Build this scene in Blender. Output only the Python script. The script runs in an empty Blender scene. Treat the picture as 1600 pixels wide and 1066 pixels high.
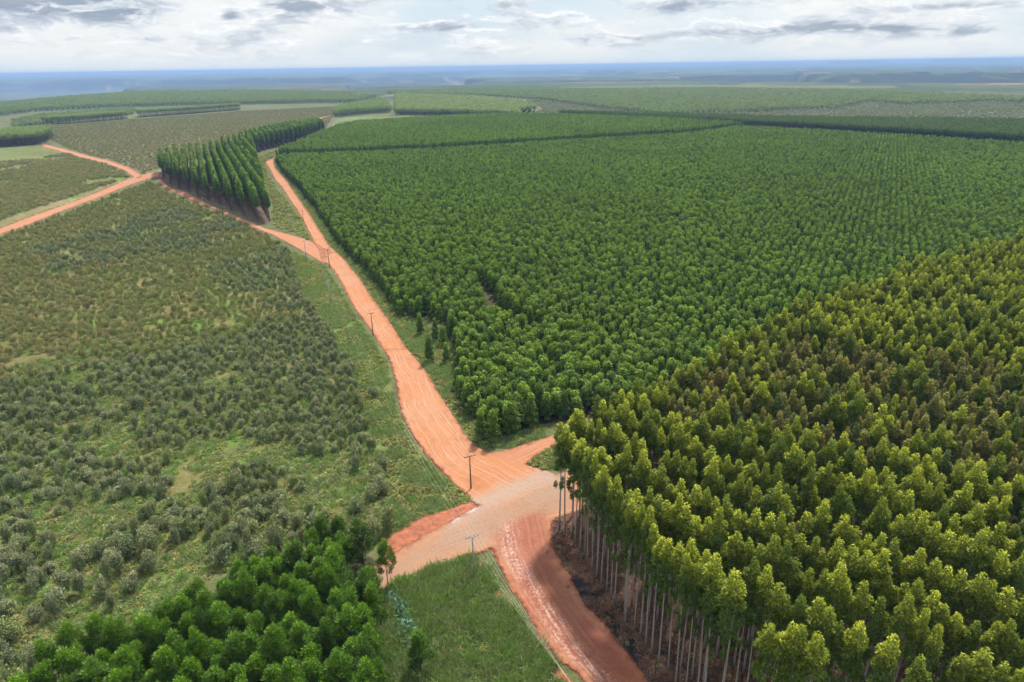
import bpy, math, random
import numpy as np
from mathutils import Matrix, Vector

R = math.radians
scene = bpy.context.scene
COL = scene.collection

# ------------------------------------------------------------------ camera
CAM_H = 95.0
PITCH, ROLL = R(21.95), R(0.9)
fw = Vector((0, math.cos(PITCH), -math.sin(PITCH)))
rt0 = Vector((1, 0, 0))
up0 = Vector((0, math.sin(PITCH), math.cos(PITCH)))
rt = rt0 * math.cos(ROLL) - up0 * math.sin(ROLL)
up = up0 * math.cos(ROLL) + rt0 * math.sin(ROLL)
cam_data = bpy.data.cameras.new("camera")
cam = bpy.data.objects.new("camera", cam_data)
cam.matrix_world = Matrix(((rt.x, up.x, -fw.x, 0), (rt.y, up.y, -fw.y, 0), (rt.z, up.z, -fw.z, CAM_H), (0, 0, 0, 1)))
cam_data.sensor_width = 36.0
cam_data.lens = 24.0
cam_data.clip_start = 0.5
cam_data.clip_end = 200000
COL.objects.link(cam)
scene.camera = cam

# ------------------------------------------------------------------ view, render
scene.view_settings.view_transform = 'Standard'
scene.view_settings.look = 'None'
scene.view_settings.gamma = 1.0
scene.view_settings.use_curve_mapping = False
scene.view_settings.exposure = EXPOSURE = 0.7
scene.render.engine = 'CYCLES'
cy = scene.cycles
cy.max_bounces = 4
cy.diffuse_bounces = 2
cy.glossy_bounces = 1
cy.transmission_bounces = 2
cy.transparent_max_bounces = 10
cy.volume_bounces = 0
cy.use_denoising = True
cy.use_adaptive_sampling = True
cy.adaptive_threshold = 0.03
cy.caustics_reflective = False
cy.caustics_refractive = False

# ------------------------------------------------------------------ ground plan, metres (camera stands over the origin, looking along +Y)
R_MAIN = [(-271.4, 780.1, -273.1, 814.4), (-242.1, 708.4, -243.5, 726.9), (-219.4, 649.8, -218.8, 670.1), (-199.4, 605.2, -197.2, 618.7), (-180.9, 559.8, -178.4, 571.6), (-164.8, 520.5, -162.2, 531.7), (-150.6, 486.6, -147.9, 496.7), (-138.2, 454.9, -135.3, 464.8), (-127.3, 426.3, -124.1, 436.5), (-117.6, 400.7, -114.1, 411.2), (-109.0, 377.2, -105.2, 388.4), (-101.4, 356.3, -96.8, 371.4), (-93.8, 343.9, -89.1, 355.7), (-87.0, 328.2, -82.1, 339.5), (-80.8, 312.7, -75.6, 324.6), (-75.3, 297.9, -69.8, 309.8), (-70.3, 284.3, -64.6, 296.0), (-65.5, 272.3, -59.6, 283.5), (-60.7, 261.9, -54.9, 272.3), (-56.3, 252.1, -50.5, 261.8), (-52.3, 242.6, -46.6, 251.5), (-48.6, 233.5, -43.0, 241.8), (-45.1, 225.0, -39.6, 232.8), (-41.9, 216.9, -36.1, 225.1), (-39.8, 208.4, -32.8, 217.7), (-37.7, 200.4, -29.7, 210.8), (-35.9, 192.8, -27.1, 203.7), (-34.3, 185.7, -24.6, 196.8), (-32.8, 179.1, -22.3, 190.3), (-30.6, 173.3, -20.0, 184.4), (-28.5, 167.8, -17.8, 178.8), (-26.3, 162.9, -15.8, 173.3), (-24.2, 158.3, -14.0, 167.9), (-22.0, 154.2, -12.0, 163.3), (-19.8, 150.4, -9.8, 159.4), (-17.6, 146.8, -7.2, 157.1), (-15.5, 143.4, -4.5, 155.4), (-13.4, 140.3, -1.9, 153.8), (-11.4, 137.3, 0.7, 152.0), (-9.4, 134.3, 3.2, 150.3), (-7.2, 132.3, 5.7, 148.7), (-5.0, 130.5, 8.2, 147.2), (-2.8, 128.9, 10.6, 145.6), (-0.6, 127.2, 12.9, 144.0)]
R_BRANCH = [(-326.9, 645.4, -332.1, 661.4), (-293.6, 596.4, -296.9, 607.9), (-269.1, 566.5, -274.4, 584.4), (-246.9, 539.7, -249.1, 550.1), (-226.8, 515.5, -227.0, 521.0), (-207.9, 492.1, -207.9, 497.8), (-190.4, 470.2, -190.2, 476.2), (-174.3, 450.0, -173.8, 456.2), (-159.6, 431.9, -158.8, 437.8), (-146.0, 415.8, -146.0, 426.0), (-132.8, 397.8, -133.9, 414.9), (-120.6, 380.6, -122.0, 402.7), (-109.2, 364.5, -110.2, 387.6), (-98.6, 348.8, -98.9, 371.4)]
R_LEFT = [(-323.5, 381.0, -335.4, 396.4), (-324.2, 394.7, -335.8, 410.3), (-324.9, 409.4, -336.2, 425.1), (-325.7, 425.1, -336.6, 440.9), (-326.1, 441.3, -338.3, 459.6), (-326.1, 458.3, -341.1, 481.1), (-328.9, 480.3, -343.2, 503.1), (-331.7, 504.1, -344.2, 525.2), (-334.1, 529.1, -346.1, 550.3), (-336.0, 555.3, -350.0, 580.9), (-338.8, 585.4, -355.4, 616.4), (-343.3, 621.0, -362.5, 658.2), (-345.6, 655.9, -363.3, 692.1), (-344.3, 687.2, -356.7, 715.0)]
R_NW = [(-349.1, 655.3, -354.4, 675.8), (-375.5, 692.8, -381.3, 713.8), (-403.1, 730.7, -408.4, 749.6), (-427.6, 759.4, -433.4, 778.6), (-454.0, 790.3, -460.0, 809.4), (-474.8, 809.2, -483.1, 831.8), (-497.5, 830.4, -508.0, 856.5), (-524.9, 859.1, -535.9, 885.3), (-554.1, 889.7, -566.3, 917.1), (-585.4, 922.4, -599.5, 952.4), (-617.7, 955.5, -632.0, 984.8), (-652.1, 990.6, -665.6, 1017.7)]
R_FAR = [(-262.3, 1225.7, -255.5, 1224.4), (-258.6, 1300.5, -253.4, 1305.7), (-255.3, 1388.3, -251.5, 1400.0), (-252.1, 1492.1, -249.8, 1510.9)]
R_FAR2 = [(-399.8, 1433.5, -386.3, 1430.6), (-395.8, 1487.2, -387.3, 1491.9), (-391.3, 1544.3, -388.2, 1557.9), (-386.2, 1604.6, -388.5, 1627.1)]
R_CROSS = [(-31.5, 109.3, -30.1, 102.3), (-29.0, 112.4, -27.3, 104.5), (-26.4, 115.7, -24.4, 106.7), (-23.5, 118.9, -21.4, 108.9), (-20.5, 122.2, -18.2, 111.1), (-17.1, 125.1, -14.8, 113.1), (-13.6, 128.1, -11.3, 114.9), (-10.1, 131.5, -7.6, 116.5), (-6.3, 134.6, -3.9, 118.2), (-2.2, 137.3, -0.1, 119.9), (2.0, 140.2, 3.5, 123.0), (6.3, 143.4, 7.1, 126.5), (10.9, 145.7, 11.2, 128.8), (15.7, 147.7, 15.5, 130.4)]
R_UP = [(-8.0, 155.4, -0.5, 148.2), (-4.5, 156.8, 2.1, 149.2), (-0.9, 158.3, 4.2, 151.9), (2.7, 160.3, 6.5, 155.0), (6.4, 162.5, 8.9, 157.8), (10.1, 164.8, 11.6, 160.0), (13.9, 167.3, 14.4, 162.0)]
R_SOUTH = [(-8.5, 126.3, 9.4, 135.5), (-6.3, 120.5, 8.1, 126.9), (-4.2, 115.1, 7.8, 119.2), (-2.3, 110.0, 9.5, 112.8), (-0.6, 105.2, 11.3, 107.0), (1.3, 101.0, 12.8, 101.6), (3.0, 96.9, 15.3, 97.4), (4.5, 93.0, 17.4, 93.3), (6.3, 89.7, 19.3, 89.3), (8.7, 87.1, 20.9, 85.4), (10.9, 84.5, 22.3, 81.7), (12.8, 81.9, 23.5, 78.1), (14.7, 79.3, 24.7, 74.7), (16.3, 76.8, 25.8, 71.6), (17.7, 74.2, 26.9, 68.6), (19.1, 71.8, 28.0, 65.8)]
BANK = [(-28.5, 120.1, -27.4, 115.0), (-26.5, 121.6, -25.5, 116.8), (-24.5, 123.0, -23.6, 118.7), (-22.7, 125.1, -21.6, 120.6), (-20.8, 127.0, -19.6, 122.5), (-18.6, 128.4, -17.5, 124.5), (-16.4, 129.9, -15.4, 126.5), (-14.1, 131.0, -13.1, 128.4), (-11.8, 132.4, -10.8, 130.5), (-9.6, 134.5, -8.6, 132.9)]
Z_SHRUB = [(-82.3, 70.5), (-327.1, 400.5), (-316.0, 417.6), (-319.1, 481.0), (-325.0, 554.0), (-330.0, 638.0), (-287.0, 580.0), (-216.7, 495.7), (-161.0, 427.9), (-139.0, 399.3), (-121.5, 365.8), (-98.5, 306.4), (-78.2, 262.1), (-58.9, 221.9), (-43.5, 182.6), (-37.0, 160.2), (-32.2, 147.6), (-29.5, 131.5), (-28.8, 120.6), (-32.8, 115.7), (-44.9, 120.5), (-56.6, 114.7), (-65.8, 105.6), (-73.2, 96.0), (-81.9, 87.7), (-82.5, 79.0)]
Z_SHRUB2 = [(-341.0, 419.3), (-807.0, 1047.0), (-699.0, 973.0), (-646.0, 990.0), (-532.0, 866.0), (-445.0, 774.0), (-382.0, 700.0), (-367.0, 677.0), (-360.0, 613.0), (-355.0, 559.0), (-354.0, 514.0), (-348.2, 464.2)]
Z_MEADOW = [(-602.0, 771.0), (-771.0, 999.0), (-705.0, 982.0), (-652.0, 991.0), (-567.0, 897.0), (-560.0, 838.0), (-588.0, 813.0)]
Z_PLAIN = [(-682.0, 1065.0), (-556.0, 909.0), (-501.0, 855.0), (-399.0, 743.0), (-365.0, 694.0), (-372.0, 745.0), (-365.0, 808.0), (-307.0, 843.0), (-314.0, 950.0), (-305.0, 1183.0), (-377.0, 1540.0), (-427.0, 1955.0), (-546.0, 1897.0), (-667.0, 1792.0), (-804.0, 1557.0), (-891.0, 1372.0), (-789.0, 1196.0)]
Z_STRIP = [(-156.8, 446.3), (-178.8, 519.6), (-296.0, 823.0), (-294.0, 888.0), (-270.0, 797.0), (-267.0, 764.0), (-232.0, 671.0), (-208.0, 612.0), (-173.7, 535.1), (-146.2, 470.1), (-120.2, 402.9), (-139.5, 426.4)]
Z_YOUNG = [(-260.0, 784.0), (-229.0, 701.0), (-199.0, 633.0), (-176.0, 579.0), (-137.4, 487.1), (-113.6, 424.6), (-99.0, 387.4), (-84.2, 355.6), (-66.9, 317.0), (-54.9, 289.0), (-45.5, 263.6), (-34.1, 260.1), (-25.1, 250.9), (-20.4, 227.3), (-17.8, 203.3), (-17.4, 185.0), (-11.1, 175.5), (-7.1, 163.3), (-0.4, 165.9), (8.7, 171.5), (37.6, 179.9), (88.3, 216.0), (226.5, 271.6), (600.0, 779.0), (582.0, 794.0), (513.0, 890.0), (430.0, 991.0), (351.0, 1066.0), (238.0, 958.0), (31.0, 871.0), (-72.0, 825.0), (-171.0, 796.0)]
Z_GAP = [(-6.8, 274.6), (-2.5, 261.6), (3.1, 252.5), (9.4, 243.9), (7.7, 238.6), (0.1, 245.6), (-5.5, 254.3), (-8.3, 265.0)]
GAPLINE = [(-13.7, 300.0), (-9.4, 278.9), (-5.0, 260.2), (0.1, 251.2), (8.3, 241.9)]
Z_YOUNG2 = [(-265.0, 802.0), (-277.0, 1166.0), (-261.0, 1239.0), (-190.0, 1295.0), (-35.0, 1372.0), (88.0, 1346.0), (283.0, 1187.0), (355.0, 1076.0), (242.0, 975.0), (31.0, 885.0), (-73.0, 838.0), (-173.0, 808.0)]
Z_BLOCKR = [(110.0, 1341.0), (283.0, 1187.0), (355.0, 1076.0), (434.0, 1000.0), (517.0, 897.0), (600.0, 779.0), (771.0, 1011.0), (483.0, 1117.0), (297.0, 1247.0), (98.0, 1386.0)]
Z_MATURE = [(9.1, 126.5), (27.4, 144.0), (49.8, 163.5), (99.5, 210.5), (153.3, 247.2), (218.3, 285.4), (263.6, 308.4), (179.7, 185.1), (80.1, 58.9), (34.8, 64.8), (29.1, 80.6), (26.3, 83.8), (23.2, 89.5), (19.9, 98.0), (15.4, 110.5), (13.0, 118.7), (10.8, 122.6), (9.4, 124.7)]
Z_CLONE = [(34.6, 146.3), (54.1, 161.2), (81.7, 181.3), (95.9, 173.1), (113.2, 169.9), (140.0, 151.6), (97.9, 98.3), (91.3, 104.5), (82.4, 112.5), (71.6, 115.3), (58.0, 124.9), (47.1, 128.1), (37.1, 137.6)]
Z_LITTER = [(14.0, 130.4), (11.0, 128.6), (7.9, 126.3), (5.6, 122.8), (6.1, 117.2), (8.9, 110.3), (10.8, 102.2), (14.4, 96.5), (17.6, 90.4), (20.3, 83.7), (27.7, 71.7), (43.0, 62.9), (80.1, 58.9), (257.6, 270.1), (185.0, 265.4), (110.1, 215.2), (36.2, 172.1)]
Z_TALL_A = [(-332.0, 657.0), (-310.0, 629.0), (-266.0, 578.0), (-222.9, 523.3), (-187.7, 479.8), (-163.0, 448.7), (-160.9, 456.6), (-298.0, 824.0), (-329.0, 867.0), (-333.0, 762.0), (-358.0, 706.0)]
Z_TALL_B = [(-310.0, 856.0), (-305.0, 918.0), (-292.0, 996.0), (-285.0, 1101.0), (-310.0, 1172.0), (-341.0, 1100.0), (-353.0, 988.0), (-346.0, 909.0)]
Z_BRIGHT = [(-27.5, 105.7), (-27.4, 112.1), (-31.0, 116.5), (-36.9, 115.8), (-43.7, 111.5), (-49.7, 106.1), (-58.3, 99.6), (-65.7, 92.6), (-72.5, 86.5), (-77.2, 80.3), (-78.1, 74.0), (-64.9, 53.5), (-17.7, 52.8), (-21.1, 81.5), (-23.5, 86.6), (-25.7, 96.6)]
Z_GRASS = [(-27.3, 104.1), (-21.2, 109.1), (-16.4, 111.8), (-11.3, 114.4), (-8.0, 115.1), (-4.9, 109.7), (-2.5, 102.5), (0.9, 96.8), (4.5, 90.1), (7.8, 86.0), (12.0, 80.3), (14.7, 74.0), (-19.7, 69.4), (-24.7, 93.6)]
Z_VERGE_L = [(-128.0, 380.3), (-115.1, 365.4), (-97.7, 345.0), (-80.9, 305.5), (-69.4, 275.9), (-56.4, 246.7), (-44.2, 217.9), (-38.7, 196.9), (-34.2, 178.2), (-29.2, 165.1), (-24.0, 154.6), (-17.2, 143.7), (-9.7, 136.0), (-16.7, 130.0), (-21.9, 126.6), (-27.6, 120.5), (-30.4, 131.5), (-32.2, 147.6), (-38.2, 163.6), (-45.5, 182.7), (-61.2, 222.0), (-80.8, 262.2), (-100.9, 306.5), (-121.9, 359.2)]
Z_VERGE_R = [(-261.0, 784.0), (-244.0, 731.0), (-203.0, 637.0), (-179.0, 576.0), (-144.1, 490.0), (-119.4, 426.8), (-102.8, 384.6), (-89.3, 358.5), (-73.4, 321.7), (-60.8, 288.4), (-49.2, 260.7), (-38.9, 232.9), (-28.6, 209.8), (-21.7, 190.4), (-16.0, 176.1), (-12.3, 164.9), (-8.2, 158.7), (-0.5, 159.1), (8.4, 164.9), (8.7, 171.5), (-0.4, 165.9), (-7.1, 163.3), (-11.1, 175.5), (-17.4, 185.0), (-17.8, 203.3), (-20.4, 227.3), (-25.1, 250.9), (-34.1, 260.1), (-45.5, 263.6), (-54.9, 289.0), (-66.9, 317.0), (-84.2, 355.6), (-99.0, 387.4), (-113.6, 424.6), (-137.4, 487.1), (-176.0, 579.0), (-199.0, 633.0), (-229.0, 701.0), (-260.0, 784.0)]
Z_NOOK = [(4.5, 151.9), (7.2, 157.2), (13.5, 162.0), (12.4, 147.8), (7.6, 147.9), (4.0, 148.6)]
Z_VERGE_D = [(-328.3, 402.2), (-339.5, 451.7), (-346.0, 499.0), (-348.0, 547.0), (-359.0, 619.0), (-367.0, 677.0), (-364.0, 620.0), (-361.0, 568.0), (-359.0, 522.0), (-355.7, 475.2), (-349.1, 430.2)]
Z_WEED = [(-25.1, 103.9), (-22.5, 104.7), (-20.1, 100.4), (-18.3, 95.7), (-16.5, 91.9), (-18.8, 90.6), (-21.2, 93.5), (-22.4, 98.1)]
Z_CHAR = [(11.2, 110.8), (15.0, 106.5), (17.3, 100.4), (20.8, 92.6), (25.0, 88.3), (26.0, 80.6), (23.9, 80.6), (21.2, 85.7), (18.9, 91.2), (15.7, 97.3), (12.5, 103.1), (11.0, 106.6)]
Z_BARE = [(-90.9, 115.5), (-88.5, 117.0), (-84.1, 118.9), (-82.6, 117.7), (-84.2, 113.0), (-86.7, 111.5)]
Z_BARE2 = [(-69.0, 125.5), (-66.3, 127.7), (-64.8, 126.5), (-66.3, 124.1)]
F_LEFT = [(-800.0, 1037.0), (-705.0, 982.0), (-672.0, 1019.0), (-716.0, 1119.0), (-746.0, 1167.0), (-757.0, 1147.0), (-787.0, 1100.0), (-880.0, 1145.0)]
F_L1 = [(-913.0, 1406.0), (-867.0, 1462.0), (-829.0, 1562.0), (-848.0, 1600.0), (-886.0, 1495.0), (-932.0, 1437.0)]
F_L2 = [(-827.0, 1602.0), (-753.0, 1715.0), (-688.0, 1851.0), (-705.0, 1900.0), (-773.0, 1761.0), (-847.0, 1641.0)]
F_HILL = [(-1258.0, 1656.0), (-1224.0, 1734.0), (-1265.0, 1944.0), (-1094.0, 2080.0), (-934.0, 2135.0), (-708.0, 2140.0), (-442.0, 2132.0), (-457.0, 2537.0), (-696.0, 2997.0), (-1194.0, 3450.0), (-1784.0, 3538.0), (-1774.0, 2903.0), (-1677.0, 2392.0), (-1634.0, 2162.0)]
F_MIDFIELD = [(-936.0, 1351.0), (-1090.0, 1580.0), (-1131.0, 1758.0), (-1056.0, 2006.0), (-991.0, 1930.0), (-892.0, 1702.0), (-938.0, 1443.0)]
F_C1 = [(-364.0, 1498.0), (-328.0, 1569.0), (-266.0, 1642.0), (-321.0, 1925.0), (-370.0, 2110.0), (-398.0, 1916.0), (-403.0, 1653.0)]
F_C2 = [(-244.0, 1550.0), (-126.0, 1502.0), (22.0, 1394.0), (24.0, 1528.0), (64.0, 1583.0), (30.0, 1886.0), (-106.0, 2223.0), (-399.0, 2568.0)]
F_LINE = [(-472.0, 2836.0), (-73.0, 2446.0), (104.0, 2110.0), (170.0, 1814.0), (234.0, 1585.0), (303.0, 1403.0), (673.0, 1494.0), (880.0, 1751.0), (880.0, 1580.0), (1124.0, 1673.0), (1167.0, 1549.0), (1288.0, 1714.0), (1245.0, 1991.0), (1105.0, 2473.0), (769.0, 2852.0), (274.0, 2935.0), (-263.0, 3191.0), (-523.0, 3146.0)]
F_LIGHT1 = [(-238.0, 1489.0), (-122.0, 1444.0), (-30.0, 1371.0), (-192.0, 1310.0), (-243.0, 1400.0)]
F_LIGHT2 = [(-298.0, 1170.0), (-286.0, 1204.0), (-268.0, 1253.0), (-254.0, 1512.0), (-319.0, 1527.0), (-355.0, 1459.0)]
F_GREY = [(21.0, 1377.0), (99.0, 1395.0), (323.0, 1362.0), (919.0, 1212.0), (1233.0, 1639.0), (1124.0, 1673.0), (880.0, 1580.0), (908.0, 1807.0), (691.0, 1535.0), (310.0, 1439.0), (240.0, 1631.0), (176.0, 1874.0), (108.0, 2191.0), (48.0, 2090.0), (84.0, 1698.0)]
F_OLIVE = [(-243.0, 2945.0), (314.0, 3364.0), (823.0, 3516.0), (1534.0, 2872.0), (1396.0, 2610.0), (751.0, 2782.0), (233.0, 2489.0), (-77.0, 2555.0)]
RIM = [(-46.7, 2661), (-38.3, 2901), (-35.0, 3048), (-32.9, 3424), (-31.0, 3859), (-26.7, 4220), (-19.1, 3883), (-13.1, 3338), (-9.7, 3592), (-4.7, 4111), (0.3, 4483), (7.8, 4299), (13.2, 4260), (24.0, 3876), (35.4, 3510), (46.9, 3027)]
POLES_WOOD = [(-10.5, 140.2, 9.3), (-53.2, 243.9, 9.1), (-93.4, 341.1, 9.8), (-139.6, 459.1, 6.9)]
POLES_GREY = [(-8.3, 108.8, 10.4), (-78.0, 279.7, 11.8), (-108.9, 354.5, 11.1), (-139.2, 428.2, 11.0), (-183.1, 541.4, 10.5)]
SIGN = (8.7, 122.2, 4.0)
T_LONE = [(-28.7, 216.8), (-35.0, 243.8), (-28.5, 236.9), (-22.7, 216.0), (-25.4, 232.4), (-40.8, 318.8), (-6.1, 248.0)]
T_CLUMP = [(-8.8, 162.7), (-5.3, 161.6), (-0.4, 165.9), (5.0, 170.1), (-5.8, 169.0), (2.4, 175.1), (-12.7, 181.6), (7.5, 176.1)]
T_VERGE = [(-43.5, 191.1), (-27.8, 124.5), (-32.0, 139.2), (-34.0, 136.7), (-36.1, 131.7)]
GREYLINE = [(-14.5, 128.3), (-8.8, 133.4), (-2.1, 138.4), (9.1, 145.8)]
PALEPATCH = [(-15.3, 127.3), (-12.4, 131.1), (-9.3, 133.5), (-8.0, 131.9), (-10.8, 129.6), (-13.8, 126.4)]
STAND_EDGE = [(9.8, 124.4), (11.1, 122.2), (13.2, 118.3), (15.6, 110.1), (20.1, 97.7), (23.4, 89.2), (26.4, 83.6), (29.2, 80.3), (31.5, 74.8)]
SKYBLOBS = [(-0.5507, 0.0725, 0.1406, 0.0169, 1), (-0.4868, 0.0628, 0.0562, 0.0225, 1), (-0.58, 0.0494, 0.0562, 0.015, 0.6), (-0.2645, 0.0753, 0.0797, 0.0169, 1.0), (-0.3499, 0.0603, 0.0131, 0.0094, 0.8), (-0.0015, 0.0712, 0.0422, 0.0225, 0.6), (-0.0954, 0.0494, 0.0843, 0.0075, 0.7), (0.1259, 0.0306, 0.1031, 0.0075, 0.6), (0.2228, 0.0678, 0.0656, 0.0094, 0.7), (0.3871, 0.0421, 0.0609, 0.0094, 0.7), (0.2893, 0.0347, 0.1125, 0.0075, 0.6), (0.5399, 0.0564, 0.1031, 0.0056, 0.7), (0.4589, 0.0355, 0.0562, 0.0047, 0.7), (0.507, 0.0284, 0.0562, 0.0084, 0.6), (0.564, 0.0279, 0.0375, 0.0094, 0.6), (-0.5024, 0.0355, 0.0562, 0.0066, 0.5), (-0.4485, 0.0356, 0.0375, 0.0056, 0.6)]
HORIZON_MESAS = [(25.43, 2.54, 3.6), (31.23, 1.66, 2.6), (33.2, 0.88, 1.6), (19.47, 2.93, 0.8), (35.08, 1.46, 1.6)]


# ------------------------------------------------------------------ sun and sky
SUN_EL, SUN_AZ = R(58), R(25)         # azimuth clockwise from +Y (the way the camera looks)
sd = bpy.data.lights.new("sun", 'SUN')
sd.energy = 3.6
sd.angle = R(6)
sd.color = (1.0, 0.95, 0.87)
sun = bpy.data.objects.new("sun", sd)
sdir = Vector((math.sin(SUN_AZ) * math.cos(SUN_EL), math.cos(SUN_AZ) * math.cos(SUN_EL), math.sin(SUN_EL)))
sun.rotation_euler = sdir.to_track_quat('Z', 'Y').to_euler()
sun.location = (0, 0, 400)
COL.objects.link(sun)

class NT:
    """small helper for node trees"""
    def __init__(s, tree):
        s.t = tree
        s.t.nodes.clear()
    def n(s, kind, **kw):
        nd = s.t.nodes.new(kind)
        for k, v in kw.items():
            setattr(nd, k, v)
        return nd
    def put(s, sock, v):
        if v is None:
            return
        if hasattr(v, 'is_output') or isinstance(v, bpy.types.NodeSocket):
            s.t.links.new(v, sock)
        else:
            sock.default_value = v
    def m(s, op, a, b=None, c=None, clamp=False):
        nd = s.n('ShaderNodeMath', operation=op, use_clamp=clamp)
        s.put(nd.inputs[0], a); s.put(nd.inputs[1], b); s.put(nd.inputs[2], c)
        return nd.outputs[0]
    def vm(s, op, a, b=None):
        nd = s.n('ShaderNodeVectorMath', operation=op)
        s.put(nd.inputs[0], a)
        if op == 'SCALE':
            s.put(nd.inputs['Scale'], b)
        else:
            s.put(nd.inputs[1], b)
        return nd.outputs[0]
    def mix(s, f, a, b, mode='MIX'):
        nd = s.n('ShaderNodeMix', data_type='RGBA', blend_type=mode)
        s.put(nd.inputs[0], f)
        s.put(nd.inputs[6], a if not isinstance(a, tuple) else (*a, 1)[:4])
        s.put(nd.inputs[7], b if not isinstance(b, tuple) else (*b, 1)[:4])
        return nd.outputs[2]
    def ss(s, v, lo, hi, a=0.0, b=1.0, kind='SMOOTHSTEP'):
        nd = s.n('ShaderNodeMapRange', interpolation_type=kind)
        s.put(nd.inputs[0], v); s.put(nd.inputs[1], lo); s.put(nd.inputs[2], hi); s.put(nd.inputs[3], a); s.put(nd.inputs[4], b)
        return nd.outputs[0]
    def noise(s, vec, scale, detail=4.0, rough=0.55, out=0):
        nd = s.n('ShaderNodeTexNoise')
        s.put(nd.inputs['Vector'], vec)
        s.put(nd.inputs['Scale'], scale); s.put(nd.inputs['Detail'], detail); s.put(nd.inputs['Roughness'], rough)
        return nd.outputs[out]

world = bpy.data.worlds.new("World")
scene.world = world
world.use_nodes = True
def build_sky():
    k = NT(world.node_tree)
    tc = k.n('ShaderNodeTexCoord')
    d = tc.outputs['Generated']
    sx = k.n('ShaderNodeSeparateXYZ'); k.put(sx.inputs[0], d)
    x, y, z = sx.outputs
    az = k.m('ARCTAN2', x, y)
    el = k.m('ARCSINE', z)
    sky = k.n('ShaderNodeTexSky', sky_type='NISHITA')
    sky.sun_disc = False
    sky.sun_elevation = SUN_EL
    sky.sun_rotation = SUN_AZ
    sky.dust_density = 2.0
    # flattened direction: clouds near the horizon are seen edge-on
    cx = k.n('ShaderNodeCombineXYZ')
    k.put(cx.inputs[0], x); k.put(cx.inputs[1], y); k.put(cx.inputs[2], k.m('MULTIPLY', z, 3.4))
    v = cx.outputs[0]
    warp = k.vm('SCALE', k.vm('SUBTRACT', k.noise(v, 11.0, 3, out=1), (0.5, 0.5, 0.5)), 0.14)
    vw = k.vm('ADD', v, warp)
    blob = None
    for (a, e, w, h, st) in SKYBLOBS:
        u1 = k.m('POWER', k.m('DIVIDE', k.m('SUBTRACT', az, a), w * 0.85), 2.0)
        u2 = k.m('POWER', k.m('DIVIDE', k.m('SUBTRACT', el, e), h * 0.85), 2.0)
        gq = k.m('MULTIPLY', k.m('POWER', 2.718, k.m('MULTIPLY', k.m('ADD', u1, u2), -1.0)), st)
        blob = gq if blob is None else k.m('ADD', blob, gq)
    lift = k.n('ShaderNodeCombineXYZ'); lift.inputs[2].default_value = 0.025
    n1 = k.noise(vw, 10.0, 9, 0.60)
    n2 = k.noise(k.vm('ADD', vw, lift.outputs[0]), 10.0, 9, 0.60)
    # ragged edges for the larger cloud masses
    blob = k.m('MULTIPLY', blob, k.ss(k.noise(vw, 22.0, 6, 0.6), 0.30, 0.62, 0.25, 1.25))
    high = k.ss(el, 0.09, 0.5, 0.0, 0.05)
    dens_v = k.m('ADD', k.m('ADD', n1, k.m('MULTIPLY', blob, 0.27)), high)
    dens = k.ss(dens_v, 0.48, 0.62)
    shade = k.m('ADD', 0.50, k.m('MULTIPLY', k.m('SUBTRACT', n1, n2), 5.0), clamp=True)
    core = k.ss(dens_v, 0.58, 0.82)
    ccol = k.mix(shade, (3.1, 3.6, 4.2), (6.1, 6.2, 6.3))
    ccol = k.mix(k.m('MULTIPLY', core, 0.85), ccol, (1.65, 2.1, 2.75))
    # bright thin overcast behind
    big = k.noise(v, 2.6, 3, 0.5)
    thin = k.noise(vw, 26.0, 5, 0.6)
    base = k.mix(k.ss(big, 0.36, 0.58), (4.0, 4.8, 5.4), (5.55, 5.7, 5.75))
    base = k.mix(k.ss(thin, 0.45, 0.75, 0, 0.5), base, (3.9, 4.5, 5.0))
    hor = k.ss(el, 0.0, 0.03, 0.55, 0.0)
    base = k.mix(hor, base, (4.6, 5.3, 5.8))
    base = k.mix(0.9, sky.outputs[0], base)
    col = k.mix(k.m('MULTIPLY', dens, k.ss(el, 0.004, 0.035, 0.2, 0.95)), base, ccol)
    # an overcast sky is brighter overhead than at the horizon
    gain = k.m('ADD', 1.03, k.m('MULTIPLY', k.m('MAXIMUM', z, 0.0), 0.3))
    col = k.vm('SCALE', col, gain)
    bg = k.n('ShaderNodeBackground'); bg.inputs[1].default_value = 0.1
    k.put(bg.inputs[0], col)
    o = k.n('ShaderNodeOutputWorld')
    k.t.links.new(bg.outputs[0], o.inputs[0])
build_sky()
world.cycles.sampling_method = 'MANUAL'
world.cycles.sample_map_resolution = 512

# ------------------------------------------------------------------ numeric helpers
rng = np.random.default_rng(7)
def _hash(ix, iy, s):
    h = (ix.astype(np.int64) * 374761393 + iy.astype(np.int64) * 668265263 + s * 974634777) & 0x7fffffff
    h = ((h ^ (h >> 13)) * 1274126177) & 0x7fffffff
    return ((h ^ (h >> 16)) & 0xffff) / 65535.0
def vnoise(x, y, s=0):
    ix, iy = np.floor(x), np.floor(y)
    fx, fy = x - ix, y - iy
    fx = fx * fx * (3 - 2 * fx); fy = fy * fy * (3 - 2 * fy)
    a, b = _hash(ix, iy, s), _hash(ix + 1, iy, s)
    c, d = _hash(ix, iy + 1, s), _hash(ix + 1, iy + 1, s)
    return (a * (1 - fx) + b * fx) * (1 - fy) + (c * (1 - fx) + d * fx) * fy
def fbm(x, y, s=0, o=4):
    t, a, n = 0, 0.5, 0
    for i in range(o):
        t = t + a * vnoise(x, y, s + i * 17); n += a; a *= 0.5; x, y = x * 2.03, y * 2.03
    return t / n
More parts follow.
